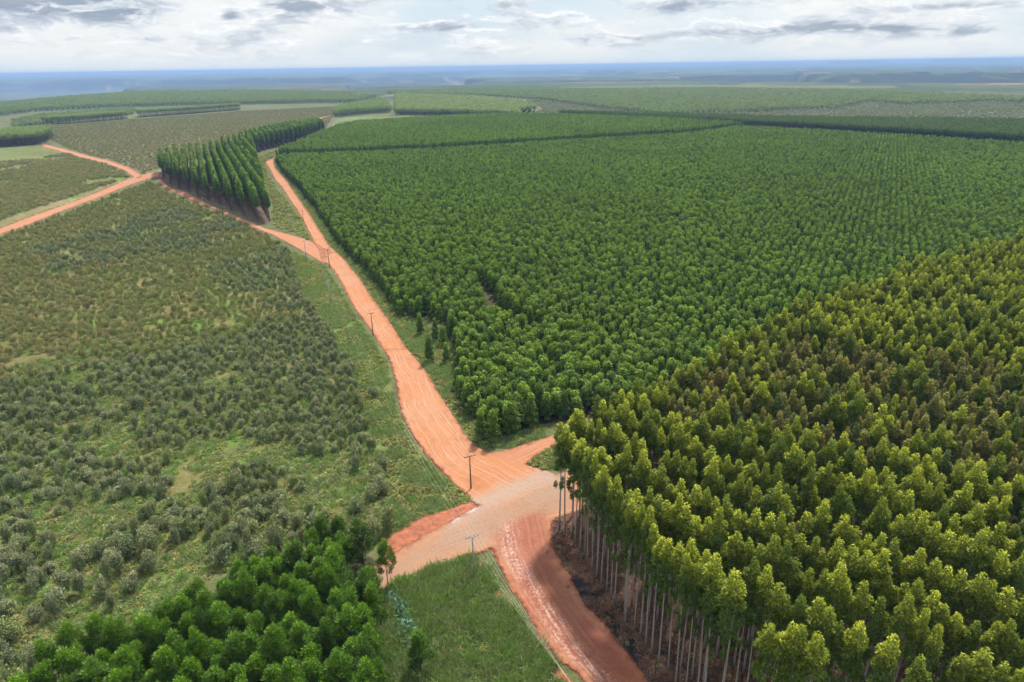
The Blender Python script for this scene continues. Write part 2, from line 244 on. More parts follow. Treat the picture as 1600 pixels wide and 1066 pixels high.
def inside(poly, x, y):
    p = np.asarray(poly, float)
    r = np.zeros(x.shape, bool)
    j = len(p) - 1
    for i in range(len(p)):
        (xi, yi), (xj, yj) = p[i], p[j]
        if yi != yj:
            c = ((yi > y) != (yj > y)) & (x < (xj - xi) * (y - yi) / (yj - yi) + xi)
            r ^= c
        j = i
    return r
def dist_line(pts, x, y, closed=True):
    p = np.asarray(pts, float)
    d = np.full(x.shape, 1e9)
    n = len(p)
    for i in range(n if closed else n - 1):
        a, b = p[i], p[(i + 1) % n]
        e = b - a
        t = np.clip(((x - a[0]) * e[0] + (y - a[1]) * e[1]) / max(e @ e, 1e-9), 0, 1)
        d = np.minimum(d, np.hypot(x - a[0] - t * e[0], y - a[1] - t * e[1]))
    return d
_F = 24.0 / 36.0
def in_view(x, y, z, m=0.08):
    """is the point inside the camera's frustum, with a margin"""
    X, Y, Z = x, y, z - CAM_H
    c = X * fw.x + Y * fw.y + Z * fw.z
    u = _F * (X * rt.x + Y * rt.y + Z * rt.z) / np.maximum(c, 1)
    v = _F * (X * up.x + Y * up.y + Z * up.z) / np.maximum(c, 1)
    return (c > 5) & (np.abs(u) < 0.5 + m) & (v > -0.333 - m - 0.05) & (v < 0.4)

# ------------------------------------------------------------------ object helpers
def mesh_from(name, V, Fc, mats=(), attrs=None, smooth=False, uv=None):
    me = bpy.data.meshes.new(name)
    V = np.asarray(V, np.float32).reshape(-1, 3)
    me.vertices.add(len(V)); me.vertices.foreach_set('co', V.ravel())
    if isinstance(Fc, np.ndarray):
        k = Fc.shape[1]; nf = len(Fc)
        me.loops.add(nf * k); me.loops.foreach_set('vertex_index', Fc.ravel().astype(np.int32))
        me.polygons.add(nf); me.polygons.foreach_set('loop_start', np.arange(0, nf * k, k, dtype=np.int32))
    else:
        ln = [len(f) for f in Fc]
        me.loops.add(sum(ln)); me.loops.foreach_set('vertex_index', np.concatenate([np.asarray(f) for f in Fc]).astype(np.int32))
        me.polygons.add(len(ln)); me.polygons.foreach_set('loop_start', np.r_[0, np.cumsum(ln)[:-1]].astype(np.int32))
    for an, (kind, val) in (attrs or {}).items():
        at = me.attributes.new(an, kind, 'POINT')
        key = {'FLOAT': 'value', 'INT': 'value', 'FLOAT_VECTOR': 'vector', 'FLOAT_COLOR': 'color'}[kind]
        at.data.foreach_set(key, np.asarray(val).ravel())
    for m in mats:
        me.materials.append(m)
    me.update(calc_edges=True)
    if smooth:
        me.polygons.foreach_set('use_smooth', np.ones(len(me.polygons), bool))
    return me
def obj(name, data, parent=None, loc=None, rz=0.0, sc=None):
    o = bpy.data.objects.new(name, data)
    COL.objects.link(o)
    if parent is not None: o.parent = parent
    if loc is not None: o.location = loc
    if rz: o.rotation_euler = (0, 0, rz)
    if sc is not None: o.scale = sc
    return o
def tag(o, label=None, category=None, group=None, kind=None):
    for a, v in (('label', label), ('category', category), ('group', group), ('kind', kind)):
        if v: o[a] = v
    return o
class Geo:
    """collects simple shapes for one mesh"""
    def __init__(s): s.v, s.f = [], []
    def tube(s, pts, rad, n=6, cap=True):
        pts = [Vector(p) for p in pts]
        rads = rad if isinstance(rad, (list, tuple)) else [rad] * len(pts)
        b = len(s.v)
        for i, p in enumerate(pts):
            t = (pts[min(i + 1, len(pts) - 1)] - pts[max(i - 1, 0)]).normalized()
            a = t.orthogonal().normalized() if abs(t.z) < 0.9 else Vector((1, 0, 0)).cross(t).normalized()
            c = t.cross(a)
            for j in range(n):
                q = 2 * math.pi * j / n
                s.v.append(p + (a * math.cos(q) + c * math.sin(q)) * rads[i])
        for i in range(len(pts) - 1):
            for j in range(n):
                s.f.append((b + i * n + j, b + i * n + (j + 1) % n, b + (i + 1) * n + (j + 1) % n, b + (i + 1) * n + j))
        if cap:
            s.f.append(tuple(b + j for j in range(n))[::-1])
            s.f.append(tuple(b + (len(pts) - 1) * n + j for j in range(n)))
        return s
    def box(s, c, size, rz=0.0):
        b = len(s.v); cz, sz = math.cos(rz), math.sin(rz)
        for dx in (-.5, .5):
            for dy in (-.5, .5):
                for dz in (-.5, .5):
                    X, Y = dx * size[0], dy * size[1]
                    s.v.append(Vector((c[0] + X * cz - Y * sz, c[1] + X * sz + Y * cz, c[2] + dz * size[2])))
        for f in ((0, 1, 3, 2), (4, 6, 7, 5), (0, 4, 5, 1), (2, 3, 7, 6), (0, 2, 6, 4), (1, 5, 7, 3)):
            s.f.append(tuple(b + i for i in f))
        return s
    def mesh(s, name, mat, smooth=False):
        return mesh_from(name, [tuple(v) for v in s.v], s.f, (mat,), smooth=smooth)

# ------------------------------------------------------------------ materials
def new_mat(name):
    m = bpy.data.materials.new(name); m.use_nodes = True
    return m, NT(m.node_tree)
def finish(k, surf):
    o = k.n('ShaderNodeOutputMaterial'); k.t.links.new(surf, o.inputs[0])

def leaf_mat(name, base, tip, alt, dark, patch=0.02, alt_amt=0.5, transl=0.38, gloss=0.05, tipw=1.0):
    """foliage: colour differs from tree to tree, over the stand, and from old leaves to new growth, with light painted into crown tops"""
    m, k = new_mat(name)
    oi = k.n('ShaderNodeObjectInfo')
    geo = k.n('ShaderNodeNewGeometry')
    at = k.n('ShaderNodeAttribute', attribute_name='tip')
    lr = k.n('ShaderNodeAttribute', attribute_name='lrand')
    big = k.noise(oi.outputs['Location'], patch, 3, 0.6)
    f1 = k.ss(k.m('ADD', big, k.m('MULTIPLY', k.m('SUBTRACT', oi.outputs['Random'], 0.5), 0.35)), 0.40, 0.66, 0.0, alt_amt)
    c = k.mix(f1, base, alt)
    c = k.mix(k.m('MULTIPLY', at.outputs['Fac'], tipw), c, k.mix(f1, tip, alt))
    r2 = k.m('FRACT', k.m('MULTIPLY', oi.outputs['Random'], 37.3))
    c = k.mix(k.ss(r2, 0.55, 1.0, 0.0, 0.7), c, dark)
    c = k.mix(1.0, c, k.mix(lr.outputs['Fac'], (0.62, 0.62, 0.62), (1.38, 1.35, 1.30)), 'MULTIPLY')
    df = k.n('ShaderNodeBsdfDiffuse'); k.put(df.inputs[0], c)
    tr = k.n('ShaderNodeBsdfTranslucent'); k.put(tr.inputs[0], k.mix(1.0, c, (1.15, 1.2, 0.6), 'MULTIPLY'))
    mx = k.n('ShaderNodeMixShader'); mx.inputs[0].default_value = transl
    k.t.links.new(df.outputs[0], mx.inputs[1]); k.t.links.new(tr.outputs[0], mx.inputs[2])
    gl = k.n('ShaderNodeBsdfGlossy'); gl.inputs['Roughness'].default_value = 0.5
    m2 = k.n('ShaderNodeMixShader'); m2.inputs[0].default_value = gloss
    k.t.links.new(mx.outputs[0], m2.inputs[1]); k.t.links.new(gl.outputs[0], m2.inputs[2])
    finish(k, m2.outputs[0])
    return m
def rough_mat(name, c1, c2, scale=3.0, rough=0.85, bump=0.0, stretch=(1, 1, 1)):
    m, k = new_mat(name)
    tc = k.n('ShaderNodeTexCoord')
    mp = k.n('ShaderNodeMapping'); mp.inputs['Scale'].default_value = stretch
    k.put(mp.inputs[0], tc.outputs['Object'])
    nz = k.noise(mp.outputs[0], scale, 5, 0.6)
    b = k.n('ShaderNodeBsdfPrincipled')
    k.put(b.inputs['Base Color'], k.mix(k.ss(nz, 0.3, 0.7), c1, c2))
    b.inputs['Roughness'].default_value = rough
    if bump:
        bp = k.n('ShaderNodeBump'); bp.inputs['Strength'].default_value = bump; bp.inputs['Distance'].default_value = 0.05
        k.put(bp.inputs['Height'], nz); k.t.links.new(bp.outputs[0], b.inputs['Normal'])
    finish(k, b.outputs[0])
    return m

# leaves of the different stands
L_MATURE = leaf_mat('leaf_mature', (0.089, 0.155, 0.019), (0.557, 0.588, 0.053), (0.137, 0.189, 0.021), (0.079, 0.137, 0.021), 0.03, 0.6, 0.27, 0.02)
L_CLONE = leaf_mat('leaf_clone', (0.124, 0.159, 0.035), (0.425, 0.395, 0.094), (0.236, 0.201, 0.059), (0.083, 0.153, 0.053), 0.06, 0.55, 0.27, 0.02)
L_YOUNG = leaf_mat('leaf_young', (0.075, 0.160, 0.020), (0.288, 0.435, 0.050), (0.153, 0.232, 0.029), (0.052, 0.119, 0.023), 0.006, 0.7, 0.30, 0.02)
L_SHRUB = leaf_mat('leaf_shrub', (0.225, 0.285, 0.140), (0.44, 0.41, 0.265), (0.27, 0.33, 0.12), (0.195, 0.245, 0.14), 0.02, 0.7, 0.17, 0.03)
L_BROWN = leaf_mat('leaf_brownish', (0.26, 0.265, 0.115), (0.45, 0.38, 0.19), (0.22, 0.28, 0.09), (0.20, 0.215, 0.10), 0.01, 0.7, 0.25, 0.02)
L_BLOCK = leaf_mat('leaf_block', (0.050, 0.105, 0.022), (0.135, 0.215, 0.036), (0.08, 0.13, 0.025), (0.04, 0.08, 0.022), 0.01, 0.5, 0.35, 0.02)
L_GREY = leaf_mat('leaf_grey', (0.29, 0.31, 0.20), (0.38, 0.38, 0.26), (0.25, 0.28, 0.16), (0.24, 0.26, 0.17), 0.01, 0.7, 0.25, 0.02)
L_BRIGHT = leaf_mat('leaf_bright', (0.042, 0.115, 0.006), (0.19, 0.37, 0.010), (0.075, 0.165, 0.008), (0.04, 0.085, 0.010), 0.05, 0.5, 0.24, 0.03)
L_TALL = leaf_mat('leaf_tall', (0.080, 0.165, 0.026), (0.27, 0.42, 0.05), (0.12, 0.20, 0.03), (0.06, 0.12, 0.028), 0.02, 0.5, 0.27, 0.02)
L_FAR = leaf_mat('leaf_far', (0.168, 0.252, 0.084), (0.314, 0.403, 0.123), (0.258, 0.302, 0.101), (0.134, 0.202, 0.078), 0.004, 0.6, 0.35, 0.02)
L_GRASS = leaf_mat('leaf_grass', (0.16, 0.24, 0.080), (0.42, 0.45, 0.24), (0.17, 0.32, 0.055), (0.22, 0.22, 0.11), 0.30, 0.8, 0.35, 0.03)
L_HERB = leaf_mat('leaf_herb', (0.20, 0.26, 0.055), (0.36, 0.37, 0.10), (0.28, 0.25, 0.09), (0.11, 0.17, 0.04), 0.06, 0.8, 0.35, 0.03)
L_WEED = leaf_mat('leaf_weed', (0.15, 0.29, 0.18), (0.25, 0.43, 0.30), (0.11, 0.25, 0.14), (0.10, 0.22, 0.12), 0.3, 0.5, 0.25, 0.04)
BARK_PALE = rough_mat('bark_pale', (0.34, 0.30, 0.27), (0.20, 0.165, 0.14), 2.0, 0.85, 0.0, (3, 3, 0.4))
BARK_DARK = rough_mat('bark_dark', (0.16, 0.12, 0.095), (0.09, 0.065, 0.05), 2.0, 0.9, 0.0, (3, 3, 0.4))

def ground_mat():
    m, k = new_mat('ground_soil_and_turf')
    at = k.n('ShaderNodeAttribute', attribute_name='gcol')
    tc = k.n('ShaderNodeTexCoord'); p = tc.outputs['Object']
    n1 = k.noise(p, 1.6, 5, 0.65); n2 = k.noise(p, 0.18, 4, 0.6); n3 = k.noise(p, 0.012, 4, 0.6)
    f = k.m('MULTIPLY', k.ss(n1, 0.25, 0.75, 0.55, 1.45, 'LINEAR'), k.ss(n2, 0.25, 0.75, 0.65, 1.35, 'LINEAR'))
    f = k.m('MULTIPLY', f, k.ss(n3, 0.3, 0.7, 0.8, 1.2, 'LINEAR'))
    cc = k.n('ShaderNodeCombineColor')
    for i in range(3): k.put(cc.inputs[i], f)
    c = k.mix(1.0, at.outputs['Color'], cc.outputs[0], 'MULTIPLY')
    b = k.n('ShaderNodeBsdfPrincipled'); k.put(b.inputs['Base Color'], c)
    b.inputs['Roughness'].default_value = 0.95; b.inputs['Specular IOR Level'].default_value = 0.1
    bp = k.n('ShaderNodeBump'); bp.inputs['Strength'].default_value = 0.5; bp.inputs['Distance'].default_value = 0.3
    k.put(bp.inputs['Height'], k.m('ADD', n1, n2)); k.t.links.new(bp.outputs[0], b.inputs['Normal'])
    finish(k, b.outputs[0])
    return m

ORANGE = dict(main=(0.405, 0.170, 0.076), pale=(0.43, 0.235, 0.145), dark=(0.235, 0.080, 0.040), pale_amt=0.55, streak=0.55)
PINK = dict(main=(0.385, 0.165, 0.085), pale=(0.42, 0.22, 0.135), dark=(0.26, 0.085, 0.042), pale_amt=0.5, streak=0.4)
TAN = dict(main=(0.32, 0.175, 0.105), pale=(0.30, 0.21, 0.15), dark=(0.31, 0.125, 0.07), pale_amt=0.7, streak=0.5)
RED = dict(main=(0.27, 0.092, 0.053), pale=(0.33, 0.148, 0.095), dark=(0.19, 0.058, 0.034), pale_amt=0.55, streak=0.6, white=0.75)
def soil_colour(k, p, al, ac, fine, main, pale, dark, pale_amt=0.5, streak=0.5, white=0.0):
    """graded laterite: streaks and wheel tracks run along the road"""
    cv = k.n('ShaderNodeCombineXYZ')
    k.put(cv.inputs[0], k.m('MULTIPLY', ac, 0.9)); k.put(cv.inputs[1], k.m('MULTIPLY', al, 0.045))
    wob = k.vm('ADD', cv.outputs[0], k.vm('SCALE', k.noise(p, 0.06, 2, out=1), 1.2))
    st = k.noise(wob, 1.0, 6, 0.68)
    st2 = k.noise(wob, 3.2, 4, 0.6)
    big = k.noise(p, 0.055, 4, 0.6)
    c = k.mix(k.ss(big, 0.35, 0.65, 0, pale_amt), main, pale)
    c = k.mix(k.ss(st, 0.48, 0.72, 0, streak), c, pale)
    c = k.mix(k.ss(st2, 0.52, 0.75, 0, streak), c, dark)
    # damp, darker ground here and there
    c = k.mix(k.ss(k.noise(p, 0.13, 6, 0.68), 0.50, 0.70, 0, 0.42), c, dark)
    # wheel tracks: paired polished bands that wander a little
    wn = k.m('MULTIPLY', k.m('SUBTRACT', k.noise(p, 0.045, 3, 0.5), 0.5), 5.0)
    tw = k.m('ABSOLUTE', k.m('SUBTRACT', k.m('FRACT', k.m('MULTIPLY', k.m('ADD', ac, wn), 0.36)), 0.5))
    bandm = k.m('MULTIPLY', k.ss(tw, 0.16, 0.05), k.ss(k.noise(p, 0.09, 4, 0.6), 0.36, 0.60))
    c = k.mix(k.m('MULTIPLY', bandm, 0.6), c, pale)
    rut = k.m('MULTIPLY', k.ss(k.m('ABSOLUTE', k.m('SUBTRACT', tw, 0.22)), 0.05, 0.0), k.ss(k.noise(p, 0.11, 4, 0.65), 0.48, 0.62))
    c = k.mix(k.m('MULTIPLY', rut, 0.8), c, dark)
    if white:   # pale washed-out sand on the low side
        cr = k.noise(k.vm('ADD', wob, (7.3, 0, 0)), 1.5, 8, 0.75)
        acw = k.m('ADD', ac, k.m('MULTIPLY', k.m('SUBTRACT', big, 0.5), 9.0))
        band = k.m('MULTIPLY', k.ss(acw, -5.5, -2.8), k.ss(acw, 1.0, -2.0))
        f = k.ss(k.m('ADD', k.m('MULTIPLY', cr, 0.6), k.m('MULTIPLY', fine, 0.4)), 0.46, 0.62, 0, white)
        c = k.mix(k.m('MULTIPLY', f, band), c, (0.56, 0.40, 0.33))
    return c, k.m('ADD', st, st2)
def soil_finish(k, p, c, hgt, lat, soft, dark, edge, fine):
    stones = k.noise(p, 5.0, 3, 0.8)
    c = k.mix(k.ss(stones, 0.64, 0.72, 0, 0.3), c, dark)
    nb = k.m('MULTIPLY', k.m('SUBTRACT', k.noise(p, 0.30, 6, 0.72), 0.5), 4.4)
    le = k.m('ADD', lat, nb)
    c = k.mix(k.m('MULTIPLY', k.ss(le, 0.1, edge, 0.9, 0.0), k.m('SUBTRACT', 1.0, soft)), c, dark)
    c = k.mix(1.0, c, k.mix(k.ss(fine, 0.3, 0.7), (0.90, 0.90, 0.90), (1.09, 1.09, 1.09)), 'MULTIPLY')
    b = k.n('ShaderNodeBsdfPrincipled'); k.put(b.inputs['Base Color'], c)
    b.inputs['Roughness'].default_value = 0.9; b.inputs['Specular IOR Level'].default_value = 0.15
    bp = k.n('ShaderNodeBump'); bp.inputs['Strength'].default_value = 0.35; bp.inputs['Distance'].default_value = 0.12
    k.put(bp.inputs['Height'], k.m('ADD', hgt, k.m('MULTIPLY', fine, 0.4))); k.t.links.new(bp.outputs[0], b.inputs['Normal'])
    t = k.n('ShaderNodeBsdfTransparent')
    mx = k.n('ShaderNodeMixShader')
    k.put(mx.inputs[0], k.ss(k.m('ADD', lat, k.m('MULTIPLY', nb, k.ss(soft, 0, 1, 0.6, 2.6))), k.ss(soft, 0, 1, 0.0, 0.4), k.ss(soft, 0, 1, 0.7, 8.0)))
    k.t.links.new(t.outputs[0], mx.inputs[1]); k.t.links.new(b.outputs[0], mx.inputs[2])
    finish(k, mx.outputs[0])
def att(k, n): return k.n('ShaderNodeAttribute', attribute_name=n).outputs['Fac']
def soil_mat(name, P, edge=1.4):
    m, k = new_mat(name)
    p = k.n('ShaderNodeTexCoord').outputs['Object']
    fine = k.noise(p, 1.8, 6, 0.7)
    c, h = soil_colour(k, p, att(k, 'along'), att(k, 'across'), fine, **P)
    soil_finish(k, p, c, h, att(k, 'lat'), att(k, 'soft'), P['dark'], edge, fine)
    return m
def junction_mat():
    """where the roads run into one another their soils are mixed by traffic"""
    m, k = new_mat('soil_junction')
    p = k.n('ShaderNodeTexCoord').outputs['Object']
    fine = k.noise(p, 1.8, 6, 0.7)
    nz = k.m('MULTIPLY', k.m('SUBTRACT', k.noise(p, 0.16, 7, 0.7), 0.5), 9.0)
    nz2 = k.m('MULTIPLY', k.m('SUBTRACT', k.noise(p, 0.5, 6, 0.7), 0.5), 5.0)
    c, h = soil_colour(k, p, att(k, 'al_main'), att(k, 'ac_main'), fine, **ORANGE)
    cu, hu = soil_colour(k, p, att(k, 'al_up'), att(k, 'ac_up'), fine, **PINK)
    cx, hx = soil_colour(k, p, att(k, 'al_cross'), att(k, 'ac_cross'), fine, **TAN)
    cs, hs = soil_colour(k, p, att(k, 'al_south'), att(k, 'ac_south'), fine, **RED)
    c = k.mix(k.ss(k.m('ADD', k.m('SUBTRACT', att(k, 'd_up'), k.m('MULTIPLY', att(k, 'd_main'), 1.2)), nz2), -2.5, 3.0), c, cu)
    fx = k.ss(k.m('ADD', k.m('SUBTRACT', att(k, 'd_cross'), k.m('MULTIPLY', k.m('MAXIMUM', att(k, 'd_main'), 0.0), 0.35)), nz), -2.5, 5.0)
    c = k.mix(fx, c, cx)
    fs = k.ss(k.m('ADD', k.m('SUBTRACT', att(k, 'd_south'), k.m('MULTIPLY', k.m('MAXIMUM', att(k, 'd_cross'), 0.0), 0.55)), nz), -3.0, 3.0)
    c = k.mix(fs, c, cs)
    grey = k.ss(k.m('ADD', att(k, 'd_grey'), nz2), 5.0, 0.0, 0.0, 0.75)
    c = k.mix(grey, c, (0.32, 0.25, 0.20))
    c = k.mix(k.ss(k.m('ADD', att(k, 'd_pale'), k.m('MULTIPLY', nz2, 0.35)), -0.3, 0.9, 0.0, 0.85), c, (0.50, 0.47, 0.44))
    soil_finish(k, p, c, h, att(k, 'lat'), 0.0, RED['dark'], 1.4, fine)
    return m

# ------------------------------------------------------------------ terrain
rim_a = np.array([a for a, r in RIM]); rim_r = np.array([r for a, r in RIM], float)
# table hills beyond the rim: azimuth range (deg), distance range (m), top height (m)
MESAS = [(-28, -13, 5200, 7600, -35), (-13, -4, 6200, 9000, -60), (-3, 13, 6000, 9500, -30), (12, 22, 7200, 10500, -25),
         (21.5, 29.5, 6200, 8600, 8), (29, 33, 6800, 9000, -6), (32.5, 42, 5600, 8200, 2), (-46, -36, 9000, 12000, -40)]
def sm(x, a, b):
    t = np.clip((x - a) / (b - a), 0, 1); return t * t * (3 - 2 * t)
def height(x, y):
    r = np.hypot(x, y); a = np.degrees(np.arctan2(x, y))
    wob = (fbm(x / 900, y / 900, 3) - 0.5)
    rim = np.interp(a, rim_a, rim_r)
    out = sm(r + wob * 900, rim, rim + 900)
    ac = np.minimum(np.abs(a), 180)
    low = -175 + 60 * (fbm(x / 1500, y / 1500, 9) - 0.5) + 60 * np.abs(fbm(x / 700, y / 700, 21) - 0.5)
    for (a0, a1, r0, r1, zt) in MESAS:
        w2 = wob * 3.0; wr = (fbm(x / 1300, y / 1300, 31) - 0.5) * 2600
        f = sm(a + w2, a0 - 0.6, a0 + 0.5) * (1 - sm(a + w2, a1 - 0.5, a1 + 0.6)) * sm(r + wr, r0 - 500, r0 + 200) * (1 - sm(r + wr, r1 - 200, r1 + 900))
        low = np.maximum(low, low * (1 - f) + (zt + 14 * (fbm(x / 800, y / 800, 5) - 0.5)) * f)
    wr = (fbm(x / 3500, y / 3500, 41) - 0.5) * 9000
    pl = sm(r + wr, 11500, 13500)
    gull = sm(fbm(x / 5000, y / 5000, 51), 0.56, 0.64) * (1 - sm(r, 22000, 30000))
    top = -12 + 22 * (fbm(x / 6000, y / 6000, 61) - 0.5) - gull * 110
    far = low * (1 - pl) + top * pl
    for (am, aw, px) in HORIZON_MESAS:
        hh = 60 + 12 * px
        f = (1 - sm(np.abs(a - am) + 0.5 * wob, aw * 0.55, aw)) * sm(r, 25000, 26000) * (1 - sm(r, 29000, 31000))
        far = np.minimum(far + f * hh * (0.85 + 0.3 * fbm(a * 3.0, a * 0 + 2.0, 71)), 104)
    z = out * far
    return np.where(np.abs(a) > 60, np.where(r > 3500, z * 0.6, z), z)

def spline(P, n):
    """Catmull-Rom through rows of P, n points"""
    P = np.asarray(P, float); m = len(P)
    t = np.linspace(0, m - 1.0001, n); i = t.astype(int); f = (t - i)[:, None]
    g = lambda q: P[np.clip(q, 0, m - 1)]
    p0, p1, p2, p3 = g(i - 1), g(i), g(i + 1), g(i + 2)
    return 0.5 * (2 * p1 + (p2 - p0) * f + (2 * p0 - 5 * p1 + 4 * p2 - p3) * f ** 2 + (3 * p1 - p0 - 3 * p2 + p3) * f ** 3)

ZONES = [  # polygon, colour of the soil and low turf
    (F_OLIVE, (0.11, 0.125, 0.06)), (F_LINE, (0.10, 0.135, 0.06)), (F_HILL, (0.07, 0.105, 0.045)), (F_GREY, (0.085, 0.098, 0.065)),
    (F_MIDFIELD, (0.085, 0.125, 0.05)), (F_C2, (0.11, 0.175, 0.06)), (F_C1, (0.06, 0.09, 0.035)),
    (F_LIGHT1, (0.15, 0.165, 0.06)), (F_LIGHT2, (0.14, 0.165, 0.065)),
    (Z_PLAIN, (0.135, 0.112, 0.062)), (Z_SHRUB2, (0.125, 0.115, 0.055)), (Z_MEADOW, (0.14, 0.15, 0.055)),
    (Z_SHRUB, (0.125, 0.125, 0.042)), (Z_VERGE_D, (0.20, 0.165, 0.075)), (Z_STRIP, (0.11, 0.12, 0.04)),
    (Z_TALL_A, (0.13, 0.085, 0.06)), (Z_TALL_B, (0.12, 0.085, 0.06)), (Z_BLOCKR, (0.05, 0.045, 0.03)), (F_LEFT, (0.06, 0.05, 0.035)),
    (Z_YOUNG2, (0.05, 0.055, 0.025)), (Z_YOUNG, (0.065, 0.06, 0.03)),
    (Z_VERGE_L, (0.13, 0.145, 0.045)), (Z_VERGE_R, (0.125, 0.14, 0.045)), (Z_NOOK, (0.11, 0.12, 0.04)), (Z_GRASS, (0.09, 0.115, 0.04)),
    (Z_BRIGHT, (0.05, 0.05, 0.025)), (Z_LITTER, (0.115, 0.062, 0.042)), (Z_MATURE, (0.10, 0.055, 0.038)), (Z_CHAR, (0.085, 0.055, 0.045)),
    (Z_GAP, (0.26, 0.15, 0.10)), (Z_BARE, (0.33, 0.17, 0.12)), (Z_BARE2, (0.33, 0.17, 0.12)),
]
def build_ground():
    az = np.r_[np.linspace(-180, -60, 40, endpoint=False), np.linspace(-60, -46, 60, endpoint=False), np.linspace(-46, 46, 700, endpoint=False),
               np.linspace(46, 60, 60, endpoint=False), np.linspace(60, 180, 40, endpoint=False)]
    rr = [0.5]
    while rr[-1] < 46000:
        r = rr[-1]
        if r < 55: s = 6
        elif r < 4800: s = max(0.6, (r * r + 9025) / 9025.0 * 0.16 * 1.0)
        else: s = r * 0.022
        rr.append(r + min(s, 0.03 * r + 6))
    rr = np.array(rr)
    A, Rr = np.meshgrid(np.radians(az), rr)
    X, Y = Rr * np.sin(A), Rr * np.cos(A)
    Zh = height(X, Y)
    nr, na = X.shape
    # colours
    wx = (fbm(X / 7, Y / 7, 101, 3) - 0.5) * np.clip(Rr / 60, 0.5, 6); wy = (fbm(X / 7, Y / 7, 202, 3) - 0.5) * np.clip(Rr / 60, 0.5, 6)
    wx = wx + (fbm(X / 150, Y / 150, 7, 3) - .5) * np.clip((Rr - 1100) / 20, 0, 60); wy = wy + (fbm(X / 150, Y / 150, 8, 3) - .5) * np.clip((Rr - 1100) / 20, 0, 60)
    C = np.empty((nr, na, 3)); C[:] = (0.11, 0.12, 0.05)
    fieldn = fbm(X / 1400, Y / 1400, 5, 3); fieldm = fbm(X / 420, Y / 420, 15, 3)
    farm = Rr > 2300
    pal = np.array([(0.04, 0.065, 0.03), (0.06, 0.085, 0.038), (0.085, 0.09, 0.045), (0.045, 0.07, 0.032), (0.07, 0.09, 0.04)])
    idx = np.floor(np.clip(fieldn * 9, 0, 8.9)).astype(int) % 5
    C[farm] = pal[idx[farm]]
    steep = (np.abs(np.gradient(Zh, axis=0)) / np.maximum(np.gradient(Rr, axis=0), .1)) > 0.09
    C[farm & (Rr > 9000)] *= 1.25
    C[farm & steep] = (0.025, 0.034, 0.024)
    C[farm & (fieldm > 0.74)] = (0.18, 0.13, 0.09)
    for poly, col in ZONES:
        C[inside(poly, X + wx, Y + wy)] = col
    # patchy growth in the shrub fields: greener turf here, drier there; charred litter by the burnt edge
    pn = fbm(X / 9, Y / 9, 300, 4)
    s = inside(Z_SHRUB, X, Y) | inside(Z_VERGE_L, X, Y) | inside(Z_SHRUB2, X, Y)
    g1 = (sm(pn, 0.5, 0.66) * s)[..., None]; C = C * (1 - g1) + np.array((0.105, 0.16, 0.035)) * g1
    g2 = (sm(pn, 0.46, 0.3) * s)[..., None] * 0.6; C = C * (1 - g2) + np.array((0.19, 0.155, 0.065)) * g2
    dl = np.full(X.shape, 1e9); near = Rr < 330
    li = near & (inside(Z_LITTER, X, Y))
    ch = dist_line(Z_CHAR, X[near], Y[near]); cc = np.zeros(X.shape); cc[near] = np.clip(1 - ch / 4.0, 0, 1)
    cn = sm(fbm(X / 1.3, Y / 1.3, 77, 5) + 0.08 * cc * li - 0.10 * (~inside(Z_CHAR, X, Y)), 0.50, 0.60) * li * (cc > 0)
    C = C * (1 - cn[..., None]) + np.array((0.022, 0.020, 0.021)) * cn[..., None]
    qs = spline(R_SOUTH, 80); ps = np.vstack([qs[:, :2], qs[::-1, 2:]]); nr_ = (Rr < 140)
    ds = np.full(X.shape, 99.0); ds[nr_] = dist_line(ps, X[nr_], Y[nr_])
    bare = (sm(fbm(X / 2.5, Y / 2.5, 411, 4) + 0.25 * np.clip(1 - ds / 5, 0, 1), 0.60, 0.70) * inside(Z_GRASS, X, Y))[..., None]
    C = C * (1 - bare) + np.array((0.34, 0.125, 0.065)) * bare
    for E in (R_MAIN, R_CROSS, R_SOUTH, R_UP, R_BRANCH, R_LEFT, R_NW):   # the same red earth lies under the graded surface
        q = spline(E, 80); C[inside(np.vstack([q[:, :2], q[::-1, 2:]]), X, Y)] = (0.38, 0.16, 0.09)
    rgba = np.concatenate([C, np.ones((nr, na, 1))], -1).astype(np.float32)
    V = np.stack([X, Y, Zh], -1).reshape(-1, 3)
    i = np.arange(nr - 1)[:, None] * na; j = np.arange(na)[None, :]; j2 = (j + 1) % na
    Fq = np.stack([i + j, i + j2, i + na + j2, i + na + j], -1).reshape(-1, 4)[:, ::-1]
    me = mesh_from('ground', V, Fq, (ground_mat(),), {'gcol': ('FLOAT_COLOR', rgba)}, smooth=True)
    tag(obj('ground', me), kind='structure')
build_ground()

